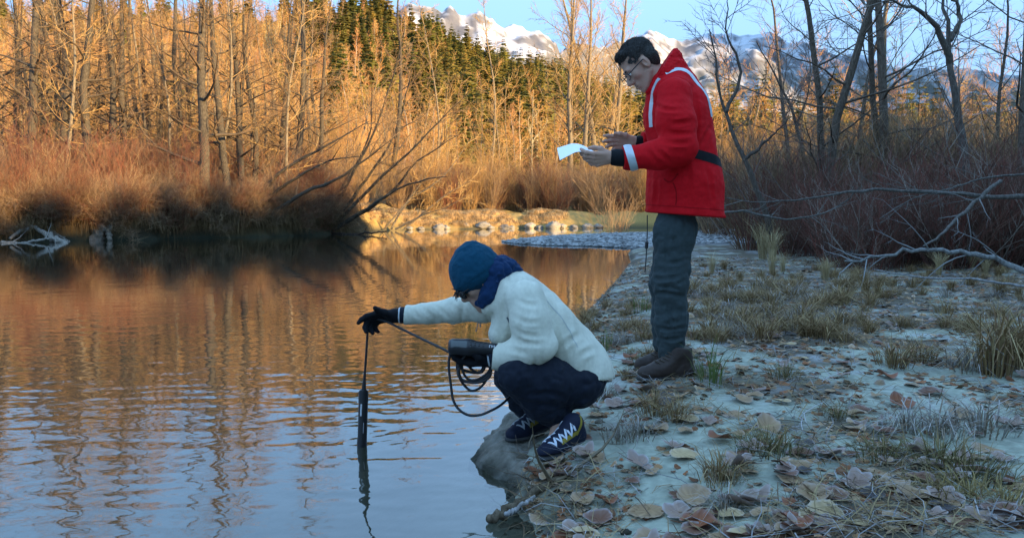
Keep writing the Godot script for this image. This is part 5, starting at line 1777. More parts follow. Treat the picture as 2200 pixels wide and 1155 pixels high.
		if s == 0:
			cf.tube([Vector3(-0.0651, 0.4604, -2.965), Vector3(-0.0797, 0.4594, -2.97), Vector3(-0.087, 0.4575, -2.97)], [0.038, 0.041, 0.036], 18, Color.WHITE)
		else:
			cf.tube([Vector3(-0.445, 0.5765, -3.3), Vector3(-0.4651, 0.5765, -3.3), Vector3(-0.4811, 0.5765, -3.3)], [0.032, 0.036, 0.035], 18, Color.WHITE)
		obj("cuff", cf.mesh(), dark, sl)
		var tr := Builder.new()
		if s == 1:
			tr.tube([Vector3(-0.4811, 0.5765, -3.3), Vector3(-0.4871, 0.5765, -3.3)], [0.036, 0.033], 18, Color.WHITE)
			obj("cuff_trim", tr.mesh(), mat(lin(0.5, 0.53, 0.55), 0.8), sl)
		else:
			tr.tube([Vector3(-0.0852, 0.4575, -2.97), Vector3(-0.0906, 0.4575, -2.97)], [0.037, 0.034], 18, Color.WHITE)
			obj("cuff_trim", tr.mesh(), mat(lin(0.5, 0.53, 0.55), 0.8), sl)
	# collar flaps and toggles
	var cl := Builder.new()
	cl.tube([Vector3(-0.1417, 0.5652, -3.15), Vector3(-0.1437, 0.5439, -3.15), Vector3(-0.1495, 0.5304, -3.15)], [0.002, 0.002, 0.003], 5, Color.WHITE)
	cl.tube([Vector3(-0.1317, 0.5706, -3.14), Vector3(-0.1299, 0.5513, -3.14)], [0.002, 0.003], 5, Color.WHITE)
	obj("toggle", cl.mesh(), mat(lin(0.2, 0.2, 0.2), 0.7), jk)
	# navy hood lying on the shoulders
	var hd := Field.new(Vector3(-0.1884, 0.5805, -3.1) + Vector3(0, 0, -0.2), Vector3(0.0934, 0.8917, -3.1) + Vector3(0, 0, 0.2), 0.006, 75.0)
	hd.cap(Vector3(-0.0562, 0.8017, -3.1), Vector3(-0.0038, 0.7812, -3.12), 0.052, 0.040, lat, 1.7)
	hd.cap(Vector3(-0.0592, 0.7733, -3.06), Vector3(-0.0921, 0.6919, -3.04), 0.052, 0.036)
	hd.cap(Vector3(-0.0726, 0.7643, -3.16), Vector3(-0.1142, 0.6705, -3.14), 0.05, 0.036)
	hd.cap(Vector3(-0.0921, 0.6919, -3.04), Vector3(-0.1295, 0.659, -3.05), 0.034, 0.020)
	hd.cap(Vector3(-0.0037, 0.7829, -3.1), Vector3(-0.07, 0.716, -3.04), 0.036, 0.028)
	hd.done()
	folds.frequency = 16.0
	hd.rough(folds, 0.008, Vector3(1, 1, 1), true)
	obj("hood", field_mesh(hd), navy, t)
	# trousers
	var g := Field.new(Vector3(-0.1335, 0.1283, -3.1) + Vector3(0, 0, -0.34), Vector3(0.4534, 0.4852, -3.1) + Vector3(0, 0, 0.4), 0.0075, 65.0)
	chain(g, [[Vector3(0.2584, 0.3371, -3.06), 0.104], [Vector3(0.1276, 0.3687, -2.98), 0.092], [Vector3(0.0214, 0.3988, -2.92), 0.068]])
	chain(g, [[Vector3(0.0214, 0.3951, -2.92), 0.070], [Vector3(0.1097, 0.2741, -2.98), 0.062], [Vector3(0.1992, 0.1852, -3.03), 0.047]])
	chain(g, [[Vector3(0.2633, 0.2986, -3.26), 0.104], [Vector3(0.1182, 0.3199, -3.22), 0.088], [Vector3(-0.0039, 0.343, -3.17), 0.066]])
	chain(g, [[Vector3(-0.0039, 0.3391, -3.17), 0.066], [Vector3(0.0512, 0.2222, -3.21), 0.058], [Vector3(0.1035, 0.1334, -3.24), 0.046]])
	g.cap(Vector3(0.2881, 0.3586, -3.1), Vector3(0.2892, 0.3274, -3.24), 0.10, 0.10)
	g.done()
	folds.frequency = 12.0
	g.rough(folds, 0.006, Vector3.ONE, true)
	creases(g, [[Vector3(0, 0.4107, -3), Vector3(0.055, 0.3698, -3), Vector3(0.0368, 0.3082, -3)], [Vector3(0.0735, 0.3063, -3), Vector3(0.147, 0.3213, -3), Vector3(0.2299, 0.2801, -3)], [Vector3(0.092, 0.2576, -3), Vector3(0.1398, 0.2689, -3), Vector3(0.1988, 0.2464, -3)]], 0.011, 0.008)
	obj("trousers", field_mesh(g), dark, t)
	# knitted cap
	var ear: Vector3 = Vector3(-0.1201, 0.7471, -3.1)
	var bs := head_basis(Vector3(-0.84, -0.54, 0.10), Vector3(-0.54, 0.84, 0))
	var L := func(x: float, y: float, z: float) -> Vector3:
		return ear + bs * (Vector3(x, y, z) * 0.95)
	var cp := Field.new(ear - Vector3.ONE * 0.22, ear + Vector3.ONE * 0.22, 0.0045, 110.0)
	cp.ell(L.call(0, 0.064, 0.000), Vector3(0.090, 0.096, 0.104), bs)
	cp.ell(L.call(0, 0.034, 0.006), Vector3(0.093, 0.062, 0.106), bs)
	cp.ell(L.call(0, 0.150, -0.018), Vector3(0.040, 0.020, 0.046), bs)
	cp.done()
	var lowp: Vector3 = Vector3(-0.1879, 0.6961, -3.1)
	cp.cut_plane(lowp, Vector3(0.20, -0.98, 0.0).normalized())
	var knit := FastNoiseLite.new()
	knit.seed = 3; knit.frequency = 30.0
	cp.rough(knit, 0.004, Vector3(1, 1, 1))
	var cap_m := cloth(lin(0.003, 0.050, 0.095), 0.95, 0.6, 0.08)
	var cap := obj("knitted_cap", field_mesh(cp), cap_m, t)
	var fold := Builder.new()
	band(fold, cp, L.call(0, 0.038, 0.0), bs.y + bs.z * 0.05, 0.16, 0.004, 0.003, Color.WHITE, 0, TAU, 48)
	obj("cap_fold", fold.mesh(), cap_m, cap)
	# gloves
	var black := cloth(lin(0.006, 0.007, 0.010), 0.8, 0.2, 0.03)
	var gb := Builder.new()
	hand(gb, Vector3(-0.4972, 0.5745, -3.3), Vector3(-1, -0.06, 0.05), Vector3(-0.1, -0.75, 0.55), Vector3(-0.1, 0.75, 0.55), 0.98, [0.30, 0.62, 0.75, 0.8], [Vector3(0.55, 0.8, 0.1), Vector3(0.75, 0.62, 0.0), Vector3(0.35, 0.95, 0.0)], Color.WHITE, 1.22)
	obj("glove", gb.mesh(), black, t)
	gb = Builder.new()
	hand(gb, Vector3(-0.0803, 0.4461, -2.99), Vector3(-1, -0.03, 0.0), Vector3(0.05, 0.9, 0.25), Vector3(0.0, -0.25, 0.95), 0.98, [0.35, 0.42, 0.48, 0.52], [Vector3(0.6, 0.45, 0.6), Vector3(0.75, -0.05, 0.6), Vector3(0.8, -0.3, 0.5)], Color.WHITE, 1.22)
	obj("glove", gb.mesh(), black, t)
	# shoes: near then far
	var shoe_m := cloth(lin(0.010, 0.014, 0.032), 0.7, 0.15, 0.04)
	var white := cloth(lin(0.62, 0.66, 0.74), 0.7, 0.1, 0.02)
	var grey := cloth(lin(0.30, 0.33, 0.36), 0.7, 0.1, 0.02)
	var mustard := cloth(lin(0.26, 0.20, 0.03), 0.8, 0.1, 0.02)
	var sole_m := mat(lin(0.035, 0.035, 0.035), 0.85)
	for s in 2:
		var toe: Vector3 = Vector3(0.0894, 0.135, -2.7881) if s == 0 else Vector3(-0.0149, 0.135, -3.0326)
		var heel: Vector3 = Vector3(0.2554, 0.15, -2.9643) if s == 0 else Vector3(0.1375, 0.14, -3.1955)
		var fw := toe - heel
		fw.y = 0
		fw = fw.normalized()
		toe = heel + fw * 0.200 + Vector3(0, toe.y - heel.y, 0)
		var sd := fw.cross(Vector3.UP).normalized()
		var q := Field.new(heel.min(toe) - Vector3.ONE * 0.11, heel.max(toe) + Vector3.ONE * 0.14, 0.0045, 110.0)
		q.cap(toe + Vector3(0, -0.006, 0), toe - fw * 0.055, 0.026, 0.034, sd, 1.12)
		q.cap(toe - fw * 0.055, heel + Vector3(0, 0.004, 0), 0.034, 0.032)
		q.cap(toe - fw * 0.085 + Vector3(0, 0.012, 0), heel + fw * 0.035 + Vector3(0, 0.048, 0), 0.032, 0.037)
		q.cap(heel, heel + fw * 0.02 + Vector3(0, 0.056, 0), 0.031, 0.036)
		q.done()
		q.cut_plane(heel - Vector3(0, 0.026, 0), Vector3(0, -1, 0))
		var shoe := obj("shoe", field_mesh(q), shoe_m, t)
		var so := Field.new(heel.min(toe) - Vector3.ONE * 0.11, heel.max(toe) + Vector3.ONE * 0.08, 0.0045, 110.0)
		so.cap(toe - Vector3(0, 0.024, 0), toe - fw * 0.055 - Vector3(0, 0.027, 0), 0.032, 0.040, Vector3.UP, 0.36)
		so.cap(toe - fw * 0.055 - Vector3(0, 0.027, 0), heel - Vector3(0, 0.026, 0), 0.036, 0.037, Vector3.UP, 0.36)
		so.done()
		obj("sole", field_mesh(so), sole_m, shoe)
		# zigzag overlays and laces on both flanks
		var z := Builder.new()
		var mu := Builder.new()
		for e in [-1.0, 1.0]:
			var inner := []
			var outer := []
			for i in 10:
				var along_t := lerpf(0.10, 0.74, i / 9.0)
				var up := (0.066 + 0.030 * along_t) if i % 2 == 0 else (0.010 + 0.022 * along_t)
				var c: Vector3 = toe.lerp(heel, along_t)
				outer.append(c + sd * e * (0.045 if i % 2 == 0 else 0.10) + Vector3(0, up + (0.03 if i % 2 == 0 else 0.0), 0))
				inner.append(c + Vector3(0, 0.012 + 0.03 * along_t, 0))
			var po := []
			var pi := []
			for i in 9:
				for k in 3:
					po.append(outer[i].lerp(outer[i + 1], k / 3.0))
					pi.append(inner[i].lerp(inner[i + 1], k / 3.0))
			strip_on(z, q, po, pi, 0.0042, 0.0025, Color.WHITE)
			var lo := []
			var li := []
			for i in 8:
				var at2 := lerpf(0.30, 0.80, i / 7.0)
				var c: Vector3 = toe.lerp(heel, at2)
				lo.append(c + sd * e * 0.1 + Vector3(0, 0.014 + 0.034 * at2, 0))
				li.append(c + Vector3(0, 0.010 + 0.024 * at2, 0))
			strip_on(mu, q, lo, li, 0.008, 0.0014, Color.WHITE)
			lo = []
			li = []
			for i in 6:
				var c: Vector3 = heel + fw * lerpf(0.05, 0.012, i / 5.0) + Vector3(0, lerpf(0.02, 0.084, i / 5.0), 0)
				lo.append(c + sd * e * 0.1)
				li.append(c)
			strip_on(mu, q, lo, li, 0.006, 0.0018, Color.WHITE)
		obj("overlay", mu.mesh(), mustard, shoe)
		obj("lace", z.mesh(), white if s == 0 else grey, shoe)
	# the body: one skin with the head
	var skin := mat(lin(0.40, 0.235, 0.17), 0.55, 0.4)
	skin.subsurf_scatter_enabled = true
	skin.subsurf_scatter_strength = 0.12
	skin.vertex_color_use_as_albedo = true
	var body := Builder.new()
	var k := Field.new(Vector3(-0.4969, 0.0405, -3.1) + Vector3(0, 0, -0.4), Vector3(0.4119, 0.8261, -3.1) + Vector3(0, 0, 0.4), 0.015, 65.0)
	chain(k, [[Vector3(-0.0751, 0.7131, -3.1), 0.045], [Vector3(0.0338, 0.6716, -3.1), 0.075], [Vector3(0.1138, 0.5698, -3.12), 0.09], [Vector3(0.2463, 0.3885, -3.15), 0.09]])
	for s in [nsl, fsl]:
		chain(k, [[s[0][0], 0.038], [s[2][0], 0.032], [s[5][0].lerp(s[4][0], 0.3), 0.02]])
	chain(k, [[Vector3(0.2584, 0.3371, -3.06), 0.07], [Vector3(0.0214, 0.3951, -2.92), 0.045], [Vector3(0.1992, 0.1852, -3.03), 0.03], [Vector3(0.1434, 0.13, -2.9096), 0.018]])
	chain(k, [[Vector3(0.2633, 0.2986, -3.26), 0.07], [Vector3(-0.0039, 0.3391, -3.17), 0.045], [Vector3(0.1035, 0.1334, -3.24), 0.03], [Vector3(0.0381, 0.13, -3.0943), 0.018]])
	k.done()
	k.add_to(body, Color.WHITE)
	head(body, ear, bs, 0.92, Vector3(-0.0526, 0.6905, -3.1), Color.WHITE)
	obj("body", body.mesh(), skin, t)
	# curl of hair and sunglasses under the cap
	var hr := Builder.new()
	var rng := RandomNumberGenerator.new()
	rng.seed = 8
	for i in 26:
		var a: Vector3 = Vector3(-0.2255, 0.7074, -3.05) + Vector3(rng.randf_range(-0.004, 0.035), rng.randf_range(-0.004, 0.004), rng.randf_range(-0.04, 0.05))
		hr.tube(wander(a, Vector3(rng.randfn(0, 0.3), -1, rng.randfn(0, 0.3)), rng.randf_range(0.018, 0.036), 4, 0.35, 0.0, rng), taper(0.003, 0.0012, 4), 4, Color.WHITE)
	obj("hair", hr.mesh(), mat(lin(0.012, 0.010, 0.009), 0.6), t)
	var sg := Builder.new()
	for s in [-1.0, 1.0]:
		sg.tube([L.call(s * 0.033, -0.002, 0.100), L.call(s * 0.036, -0.004, 0.110)], [0.024, 0.022], 14, Color.WHITE)
		sg.tube([L.call(s * 0.058, 0.004, 0.098), L.call(s * 0.078, 0.006, 0.05), L.call(s * 0.08, 0.008, 0.0)], [0.003, 0.003, 0.003], 6, Color.WHITE)
	obj("sunglasses", sg.mesh(), mat(lin(0.008, 0.008, 0.009), 0.12), t)

func instrument() -> void:
	var t := thing("water_meter", "black water meter with coiled cable and probe dipped in the river", "water meter", Vector3.ZERO)
	var black := mat(lin(0.012, 0.012, 0.015), 0.38, 0.5)
	var rubber := mat(lin(0.010, 0.010, 0.012), 0.55, 0.5)
	var ink := mat(lin(0.55, 0.57, 0.60), 0.6)
	# handset
	var h0: Vector3 = Vector3(-0.2459, 0.5062, -2.945)
	var h1: Vector3 = Vector3(-0.0468, 0.4934, -2.955)
	var ax := (h1 - h0).normalized()
	var f := Field.new(h0.min(h1) - Vector3.ONE * 0.07, h0.max(h1) + Vector3.ONE * 0.07, 0.004, 160.0)
	f.cap(h0 + ax * 0.022, h0 + ax * 0.075, 0.032, 0.031)
	f.cap(h0 + ax * 0.075, h1, 0.029, 0.021)
	f.done()
	f.cut_plane(h0, -ax)
	var body := obj("handset", field_mesh(f), black, t)
	var b := Builder.new()
	var look := Vector3(0, 0.55, 0.83)
	var pts := []
	for i in 9:
		pts.append(h0 + ax * lerpf(0.012, 0.074, i / 8.0) + look * 0.06)
	var ins := []
	for i in 9:
		ins.append(h0 + ax * lerpf(0.012, 0.074, i / 8.0))
	strip_on(b, f, pts, ins, 0.014, 0.001, Color.WHITE)
	obj("screen", b.mesh(), mat(lin(0.035, 0.045, 0.045), 0.12, 0.6), body)
	for i in 9:
		var kb := Builder.new()
		var c := h0 + ax * (0.088 + 0.016 * (i % 4)) + ax.cross(look).normalized() * (0.010 * (i / 4 - 1)) 
		var top := f.hit(c + look * 0.06, -look, 0.1)
		kb.tube([top - look * 0.001, top + look * 0.0015], [0.0042, 0.0036], 8, Color.WHITE)
		obj("key", kb.mesh(), mat(lin(0.06, 0.06, 0.065), 0.5), body)
	b = Builder.new()
	for i in 4:
		var c := h0 + ax * (0.160 + 0.009 * i)
		var top := f.hit(c + look * 0.06, -look, 0.1)
		var up := look.cross(ax).normalized()
		b.tube([top - up * 0.005 + look * 0.0003, top + up * 0.005 + look * 0.0003], [0.0018, 0.0018], 5, Color.WHITE)
		if i != 3:
			b.tube([top + up * (0.005 - 0.005 * i) + look * 0.0003, top + up * (0.005 - 0.005 * i) + ax * 0.005 + look * 0.0003], [0.0014, 0.0014], 5, Color.WHITE)
	obj("printed_mark", b.mesh(), ink, body)
	# probe
	var p := Builder.new()
	p.tube([Vector3(-0.6457, 0.2484, -3.3), Vector3(-0.6458, 0.2402, -3.3), Vector3(-0.6469, 0.199, -3.3), Vector3(-0.6471, 0.1969, -3.3), Vector3(-0.6541, 0.0377, -3.3), Vector3(-0.6552, 0.0336, -3.3), Vector3(-0.6587, -0.0559, -3.3), Vector3(-0.6606, -0.1081, -3.3)], [0.017, 0.0215, 0.0215, 0.0205, 0.0205, 0.0215, 0.0215, 0.019], 20, Color.WHITE)
	var pr := obj("probe", p.mesh(), black, t)
	p = Builder.new()
	p.tube([Vector3(-0.6396, 0.314, -3.3), Vector3(-0.6412, 0.2894, -3.3), Vector3(-0.6428, 0.2689, -3.3), Vector3(-0.6448, 0.2443, -3.3)], [0.0055, 0.007, 0.0085, 0.0115], 14, Color.WHITE)
	obj("strain_relief", p.mesh(), rubber, pr)
	for i in 2:
		p = Builder.new()
		var a: Vector3 = Vector3(-0.6512, 0.1927, -3.277) if i == 0 else Vector3(-0.6425, 0.1106, -3.277)
		var e: Vector3 = Vector3(-0.6541, 0.1414, -3.277) if i == 0 else Vector3(-0.6452, 0.0654, -3.277)
		p.tube([a, e], [0.0035, 0.0035] if i == 0 else [0.0018, 0.0018], 6, Color.WHITE)
		obj("probe_label", p.mesh(), ink if i == 0 else mat(lin(0.25, 0.25, 0.27), 0.6), pr)
	# cable: from the probe through the glove to the handset, then coils
	var runs := [
		[Vector3(-0.6397, 0.3099, -3.3), Vector3(-0.6323, 0.3978, -3.3), Vector3(-0.6248, 0.4894, -3.3), Vector3(-0.6199, 0.5462, -3.3), Vector3(-0.5998, 0.5638, -3.29), Vector3(-0.5407, 0.5548, -3.27), Vector3(-0.4942, 0.5378, -3.25), Vector3(-0.3705, 0.5065, -3.12), Vector3(-0.2854, 0.4886, -3.02), Vector3(-0.244, 0.4748, -2.985)],
		[Vector3(-0.2418, 0.4703, -2.98), Vector3(-0.2467, 0.4263, -2.97), Vector3(-0.2374, 0.3457, -2.96), Vector3(-0.2243, 0.2837, -2.95), Vector3(-0.1841, 0.2441, -2.94), Vector3(-0.1354, 0.2367, -2.94), Vector3(-0.0866, 0.2533, -2.94), Vector3(-0.0402, 0.2704, -2.98), Vector3(0, 0.2939, -3.05)],
	]
	var rng := RandomNumberGenerator.new()
	rng.seed = 21
	for i in 6:
		var cx: float = [1018, 1016, 1020, 1016, 1024, 1012][i]
		var cy: float = [790, 792, 788, 796, 780, 784][i]
		var rx: float = [36, 34, 32, 36, 22, 28][i]
		var ry: float = [34, 32, 30, 46, 24, 22][i]
		var zz := 2.96 + 0.008 * i
		var loop := []
		for q in 15:
			var a := TAU * q / 14.0 + i * 0.4
			var px := cx + rx * cos(a) + 3.0 * sin(a * 2.0 + i)
			var py := cy + ry * sin(a) + 2.0 * cos(a * 2.0 + i)
			loop.append(Vector3((px - 1100.0) / 1660.0, 0, -1) * zz + Vector3(0, (Vector3(-0.1483, 0.4192, -2.96)).y - (py - 790.0) * 2.96 / 1660.0, rng.randf_range(-0.006, 0.006)))
		runs.append(loop)
	for r in runs:
		var cb := Builder.new()
		var pts2 := spline(r, 56)
		cb.tube(pts2, taper(0.0052, 0.0052, 56), 7, Color.WHITE)
		obj("cable", cb.mesh(), rubber, t)

func leaf_mesh(sd: int, lobed: bool, col: Color, frost: float, curl: float) -> ArrayMesh:
	var rng := RandomNumberGenerator.new()
	rng.seed = sd
	var n := 30
	var b := Builder.new()
	var rings := [0.0, 0.45, 0.82, 1.0]
	var ph := rng.randf() * TAU
	var white := Color(0.50, 0.50, 0.52)
	var rad := []
	for i in n:
		var a := TAU * i / n
		var r := 0.36 + 0.06 * cos(a) if not lobed else 0.33 + 0.15 * pow(absf(cos(a * 2.5)), 1.3) - 0.05 * cos(a)
		r *= 1.0 + rng.randf_range(-0.05, 0.05)
		if not lobed:
			r *= 1.0 + 0.35 * pow(maxf(0, cos(a)), 6.0)
		rad.append(r)
	for j in 4:
		for i in n:
			var a := TAU * i / n
			var r: float = rad[i] * rings[j]
			var x := sin(a) * r
			var z := cos(a) * r
			var y: float = curl * (x * x * 0.9 + 0.25 * z * z) + 0.05 * curl * sin(a * 3.0 + ph) * rings[j] * rings[j] + 0.012 * absf(x) * 4.0
			var vein := 0.0 if j == 0 else (0.12 if i % 5 == 0 else 0.0)
			var cc := col * (1.0 + rng.randf_range(-0.16, 0.16)) * (1.0 + vein)
			cc = cc.lerp(white, frost * [0.05, 0.12, 0.28, 0.95][j] * rng.randf_range(0.3, 1.0))
			b.vert(Vector3(x, y, z), Vector3.UP, cc)
	for j in 4:
		for i in n:
			var k := j * n + i
			var du := b.v[j * n + (i + 1) % n] - b.v[j * n + (i + n - 1) % n]
			var dv := b.v[mini(j + 1, 3) * n + i] - b.v[maxi(j - 1, 0) * n + i]
			var nn := du.cross(dv).normalized()
			if nn.y < 0:
				nn = -nn
			if nn.length() > 0.5:
				b.n[k] = nn
	for j in 3:
		for i in n:
			var a := j * n + i
			var c := j * n + (i + 1) % n
			b.ix.append(a); b.ix.append(c); b.ix.append(a + n)
			b.ix.append(c); b.ix.append(c + n); b.ix.append(a + n)
	for q in range(0, b.ix.size(), 3):
		var p := b.v[b.ix[q]]
		var nn := (b.v[b.ix[q + 1]] - p).cross(b.v[b.ix[q + 2]] - p)
		if nn.y > 0:
			var t := b.ix[q + 1]
			b.ix[q + 1] = b.ix[q + 2]
			b.ix[q + 2] = t
	b.tube([Vector3(0, 0.01, -0.22), Vector3(0, 0.02, -0.45), Vector3(0.06, 0.05, -0.72)], [0.014, 0.011, 0.008], 4, col * 0.8)
	return b.mesh()

func tuft_mesh(sd: int, blades: int, lo: float, hi: float, spread: float, droop: float, wide: float, cols: Array) -> ArrayMesh:
	var rng := RandomNumberGenerator.new()
	rng.seed = sd
	var b := Builder.new()
	for i in blades:
		var az := rng.randf() * TAU
		var d := Vector3(cos(az), 0, sin(az))
		var l := rng.randf_range(lo, hi)
		var out := rng.randf_range(0.05, 1.0) * spread
		var p := d * rng.randf() * 0.05 * (1.0 + spread) - Vector3(0, 0.015, 0)
		var up := sqrt(maxf(0.05, 1.0 - out * out * 0.8))
		var dd := droop * rng.randf_range(0.3, 1.3)
		var tw := Vector3(rng.randfn(0, 0.12), 0, rng.randfn(0, 0.12)) * l
		var p1 := p + d * l * 0.22 * out + Vector3(0, l * 0.36 * up, 0)
		var p2 := p1 + d * l * (0.30 * out + 0.16 * dd) + Vector3(0, l * 0.30 * (up - dd * 0.5), 0) + tw * 0.5
		var p3 := p2 + d * l * (0.25 * out + 0.30 * dd) + Vector3(0, l * 0.30 * (up - dd * 1.5), 0) + tw
		p3.y = maxf(p3.y, 0.004)
		var side := Vector3(-d.z, 0, d.x).rotated(Vector3.UP, rng.randf_range(-0.9, 0.9))
		var cc: Color = cols[rng.randi() % cols.size()] * rng.randf_range(0.75, 1.25)
		var w := wide * rng.randf_range(0.6, 1.2)
		b.ribbon([p, p1, p2, p3], [w, w, w * 0.7, w * 0.1], side, cc * 0.9, cc * 1.1)
	return b.mesh()

func stick(called: String, label: String, pts: Array, r0: float, r1: float, col: Color, side: int, sd: int, group := "", category := "branch") -> void:
	var rng := RandomNumberGenerator.new()
	rng.seed = sd
	var t := thing(called, label, category, pts[0], 0.0, group)
	var cv := spline(pts, 22)
	var p := []
	for q in cv:
		p.append(q - pts[0] + Vector3(rng.randfn(0, 0.3), rng.randfn(0, 0.3), rng.randfn(0, 0.3)) * r0)
	var rads := []
	for i in p.size():
		rads.append(lerpf(r0, r1, float(i) / (p.size() - 1)) * rng.randf_range(0.86, 1.14))
	var b := Builder.new()
	b.tube(p, rads, 9, col)
	obj("stem", b.mesh(), M.bark, t)
	if side > 0:
		var c := Builder.new()
		for i in side:
			var a := along(p, rng.randf_range(0.15, 0.95))
			var d := sprout(a[1], rng.randf_range(0.4, 1.0), rng)
			var l := rng.randf_range(0.25, 0.9) * minf(1.0, r0 * 40.0)
			var w := wander(a[0], d, l, 5, 0.16, 0.0, rng)
			c.tube(w, taper(r1 * 0.55 + 0.002, 0.0015, 5), 4, col * 0.85, false)
			twigs(c, w, 0.3, 4, l * 0.4, 0.0022, 2, 0.0, [col * 0.7], rng)
		obj("side_twigs", c.mesh(), M.twig, t)

func litter() -> void:
	var rng := RandomNumberGenerator.new()
	rng.seed = 2024
	# ---- the stone under the crouching person
	var st := Field.new(Vector3(-0.32, -0.2, -3.65), Vector3(0.36, 0.26, -2.5), 0.011, 45.0)
	st.ell(Vector3(0.02, 0.0, -3.14), Vector3(0.145, 0.105, 0.30), Basis(Vector3.UP, 0.12))
	st.ell(Vector3(0.045, 0.03, -3.42), Vector3(0.085, 0.105, 0.085))
	st.ell(Vector3(0.075, -0.03, -2.82), Vector3(0.10, 0.085, 0.16))
	st.ell(Vector3(-0.02, -0.06, -3.15), Vector3(0.15, 0.09, 0.26))
	st.done()
	var nq := FastNoiseLite.new()
	nq.seed = 12; nq.frequency = 7.0; nq.fractal_octaves = 4
	st.rough(nq, 0.032)
	nq.frequency = 38.0
	st.rough(nq, 0.006)
	var sb := Builder.new()
	st.add_to(sb, Color.WHITE)
	for i in sb.v.size():
		var y := sb.v[i].y
		var w := n_fine.get_noise_3dv(sb.v[i] * 0.5)
		sb.c[i] = Color(0.055, 0.055, 0.042).lerp(Color(0.25, 0.23, 0.195), smoothstep(0.0, 0.07, y + 0.03 * w)).lerp(Color(0.33, 0.33, 0.31), 0.35 * smoothstep(0.0, 0.5, w))
	tag(obj("rock", sb.mesh(), M.stone), "grey brown rock at the water edge under the crouching person's shoes", "rock")
	# ---- leaves
	var tan := Color(0.30, 0.19, 0.10)
	var brown := Color(0.15, 0.065, 0.035)
	var rust := Color(0.22, 0.075, 0.03)
	var straw := Color(0.42, 0.30, 0.155)
	var mauve := Color(0.25, 0.165, 0.125)
	var dark := Color(0.055, 0.048, 0.048)
	var kinds := []
	var cols := [tan, brown, rust, straw, mauve, tan, brown, mauve, tan, dark]
	for i in 10:
		kinds.append(leaf_mesh(900 + i, i % 3 == 1, cols[i], [0.5, 0.45, 0.3, 0.5, 0.75, 0.7, 0.6, 0.6, 0.25, 0.3][i], [0.9, -0.6, 1.3, 0.5, 0.8, -0.9, 0.6, 1.4, -0.4, 0.3][i]))
	var marked := [
		[Vector3(1.0958, 0.13, -2.3004), 9, 0.085, 0.3, "round almost black leaf lying flat on open sand, lower right"],
		[Vector3(1.1972, 0.13, -2.3264), 0, 0.10, 1.4, "tan leaf touching the round black leaf"],
		[Vector3(0.6054, 0.13, -2.7094), 3, 0.13, 0.8, "pale yellow frosty leaf alone on the sand below the crouching person's heel"],
		[Vector3(0.0848, 0.07, -2.7429), 2, 0.13, 0.2, "rust red leaf standing against the rock by the near shoe"],
		[Vector3(0.1817, 0.12, -2.6741), 4, 0.10, 2.0, "mauve frosted leaf beside the rust red leaf at the rock"],
		[Vector3(0.4804, 0.14, -3.5288), 4, 0.13, 2.6, "frosted mauve leaf behind the crouching person's seat"],
		[Vector3(0.3857, 0.14, -3.3971), 8, 0.12, 1.8, "tan leaf tucked behind the crouching person's heel"],
		[Vector3(0.7731, 0.16, -4.3667), 7, 0.12, 0.5, "pale frosted leaf in front of the far brown boot"],
		[Vector3(0.6629, 0.16, -3.7601), 4, 0.14, 1.1, "white frosted leaf just below the near brown boot"],
		[Vector3(0.0912, 0.05, -2.4496), 5, 0.12, 0.4, "brown frosted leaf beside the driftwood stick at the water"],
		[Vector3(0.1856, 0.09, -2.2629), 4, 0.13, 2.4, "mauve leaf with white rim near the bottom edge"],
		[Vector3(0.145, 0.08, -2.2193), 2, 0.12, 0.9, "orange brown leaf at the bottom edge near the water"],
		[Vector3(0.2724, 0.1, -2.309), 6, 0.12, 1.9, "dark curled leaf with white frost rim near the bottom edge"],
		[Vector3(0.3026, 0.1, -2.4417), 2, 0.10, 0.1, "small rust leaf between stick and bottom edge"],
		[Vector3(0.5687, 0.12, -2.3517), 0, 0.15, 1.3, "large orange tan leaf in the middle of the lower sand"],
		[Vector3(0.4307, 0.12, -2.3143), 8, 0.14, 2.1, "tan leaf folded over straw in the lower middle"],
		[Vector3(0.4533, 0.13, -2.6696), 4, 0.12, 0.7, "whitened leaf between two grass clumps below the near shoe"],
		[Vector3(1.0044, 0.14, -2.9666), 0, 0.13, 1.5, "pale tan leaf on the open sand in mid ground"],
		[Vector3(1.202, 0.15, -3.4075), 3, 0.10, 0.3, "yellowish leaf on the sand right of the boots"],
		[Vector3(0.9446, 0.14, -2.547), 1, 0.13, 0.9, "reddish brown lobed leaf on the sand right of centre"],
		[Vector3(0.9091, 0.13, -2.2714), 0, 0.14, 1.2, "large tan leaf right of centre near the bottom"],
		[Vector3(0.9165, 0.13, -2.1523), 3, 0.12, 2.2, "yellow leaf at the bottom right of centre"],
		[Vector3(0.7922, 0.12, -2.1595), 5, 0.13, 0.2, "frosted brown leaf at the bottom edge in the middle"],
		[Vector3(1.3487, 0.14, -2.7154), 0, 0.13, 0.6, "tan leaf leaning in olive grass on the right"],
		[Vector3(1.7142, 0.16, -3.3459), 2, 0.14, 1.1, "rust leaf curled upright among straw on the right"],
		[Vector3(1.961, 0.16, -2.9934), 4, 0.14, 2.5, "pale mauve frosted leaf near the right edge"],
		[Vector3(1.388, 0.13, -2.1363), 6, 0.16, 0.4, "large dark brown leaf in the lower right corner"],
		[Vector3(1.5611, 0.14, -2.3778), 6, 0.10, 1.9, "purplish leaf lying on yellow moss at the right edge"],
		[Vector3(1.5477, 0.14, -2.5025), 1, 0.10, 0.3, "brown leaf in olive grass near the right edge"],
		[Vector3(0.7184, 0.16, -4.6188), 2, 0.12, 1.4, "red brown leaf in grass left of the far boot"],
	]
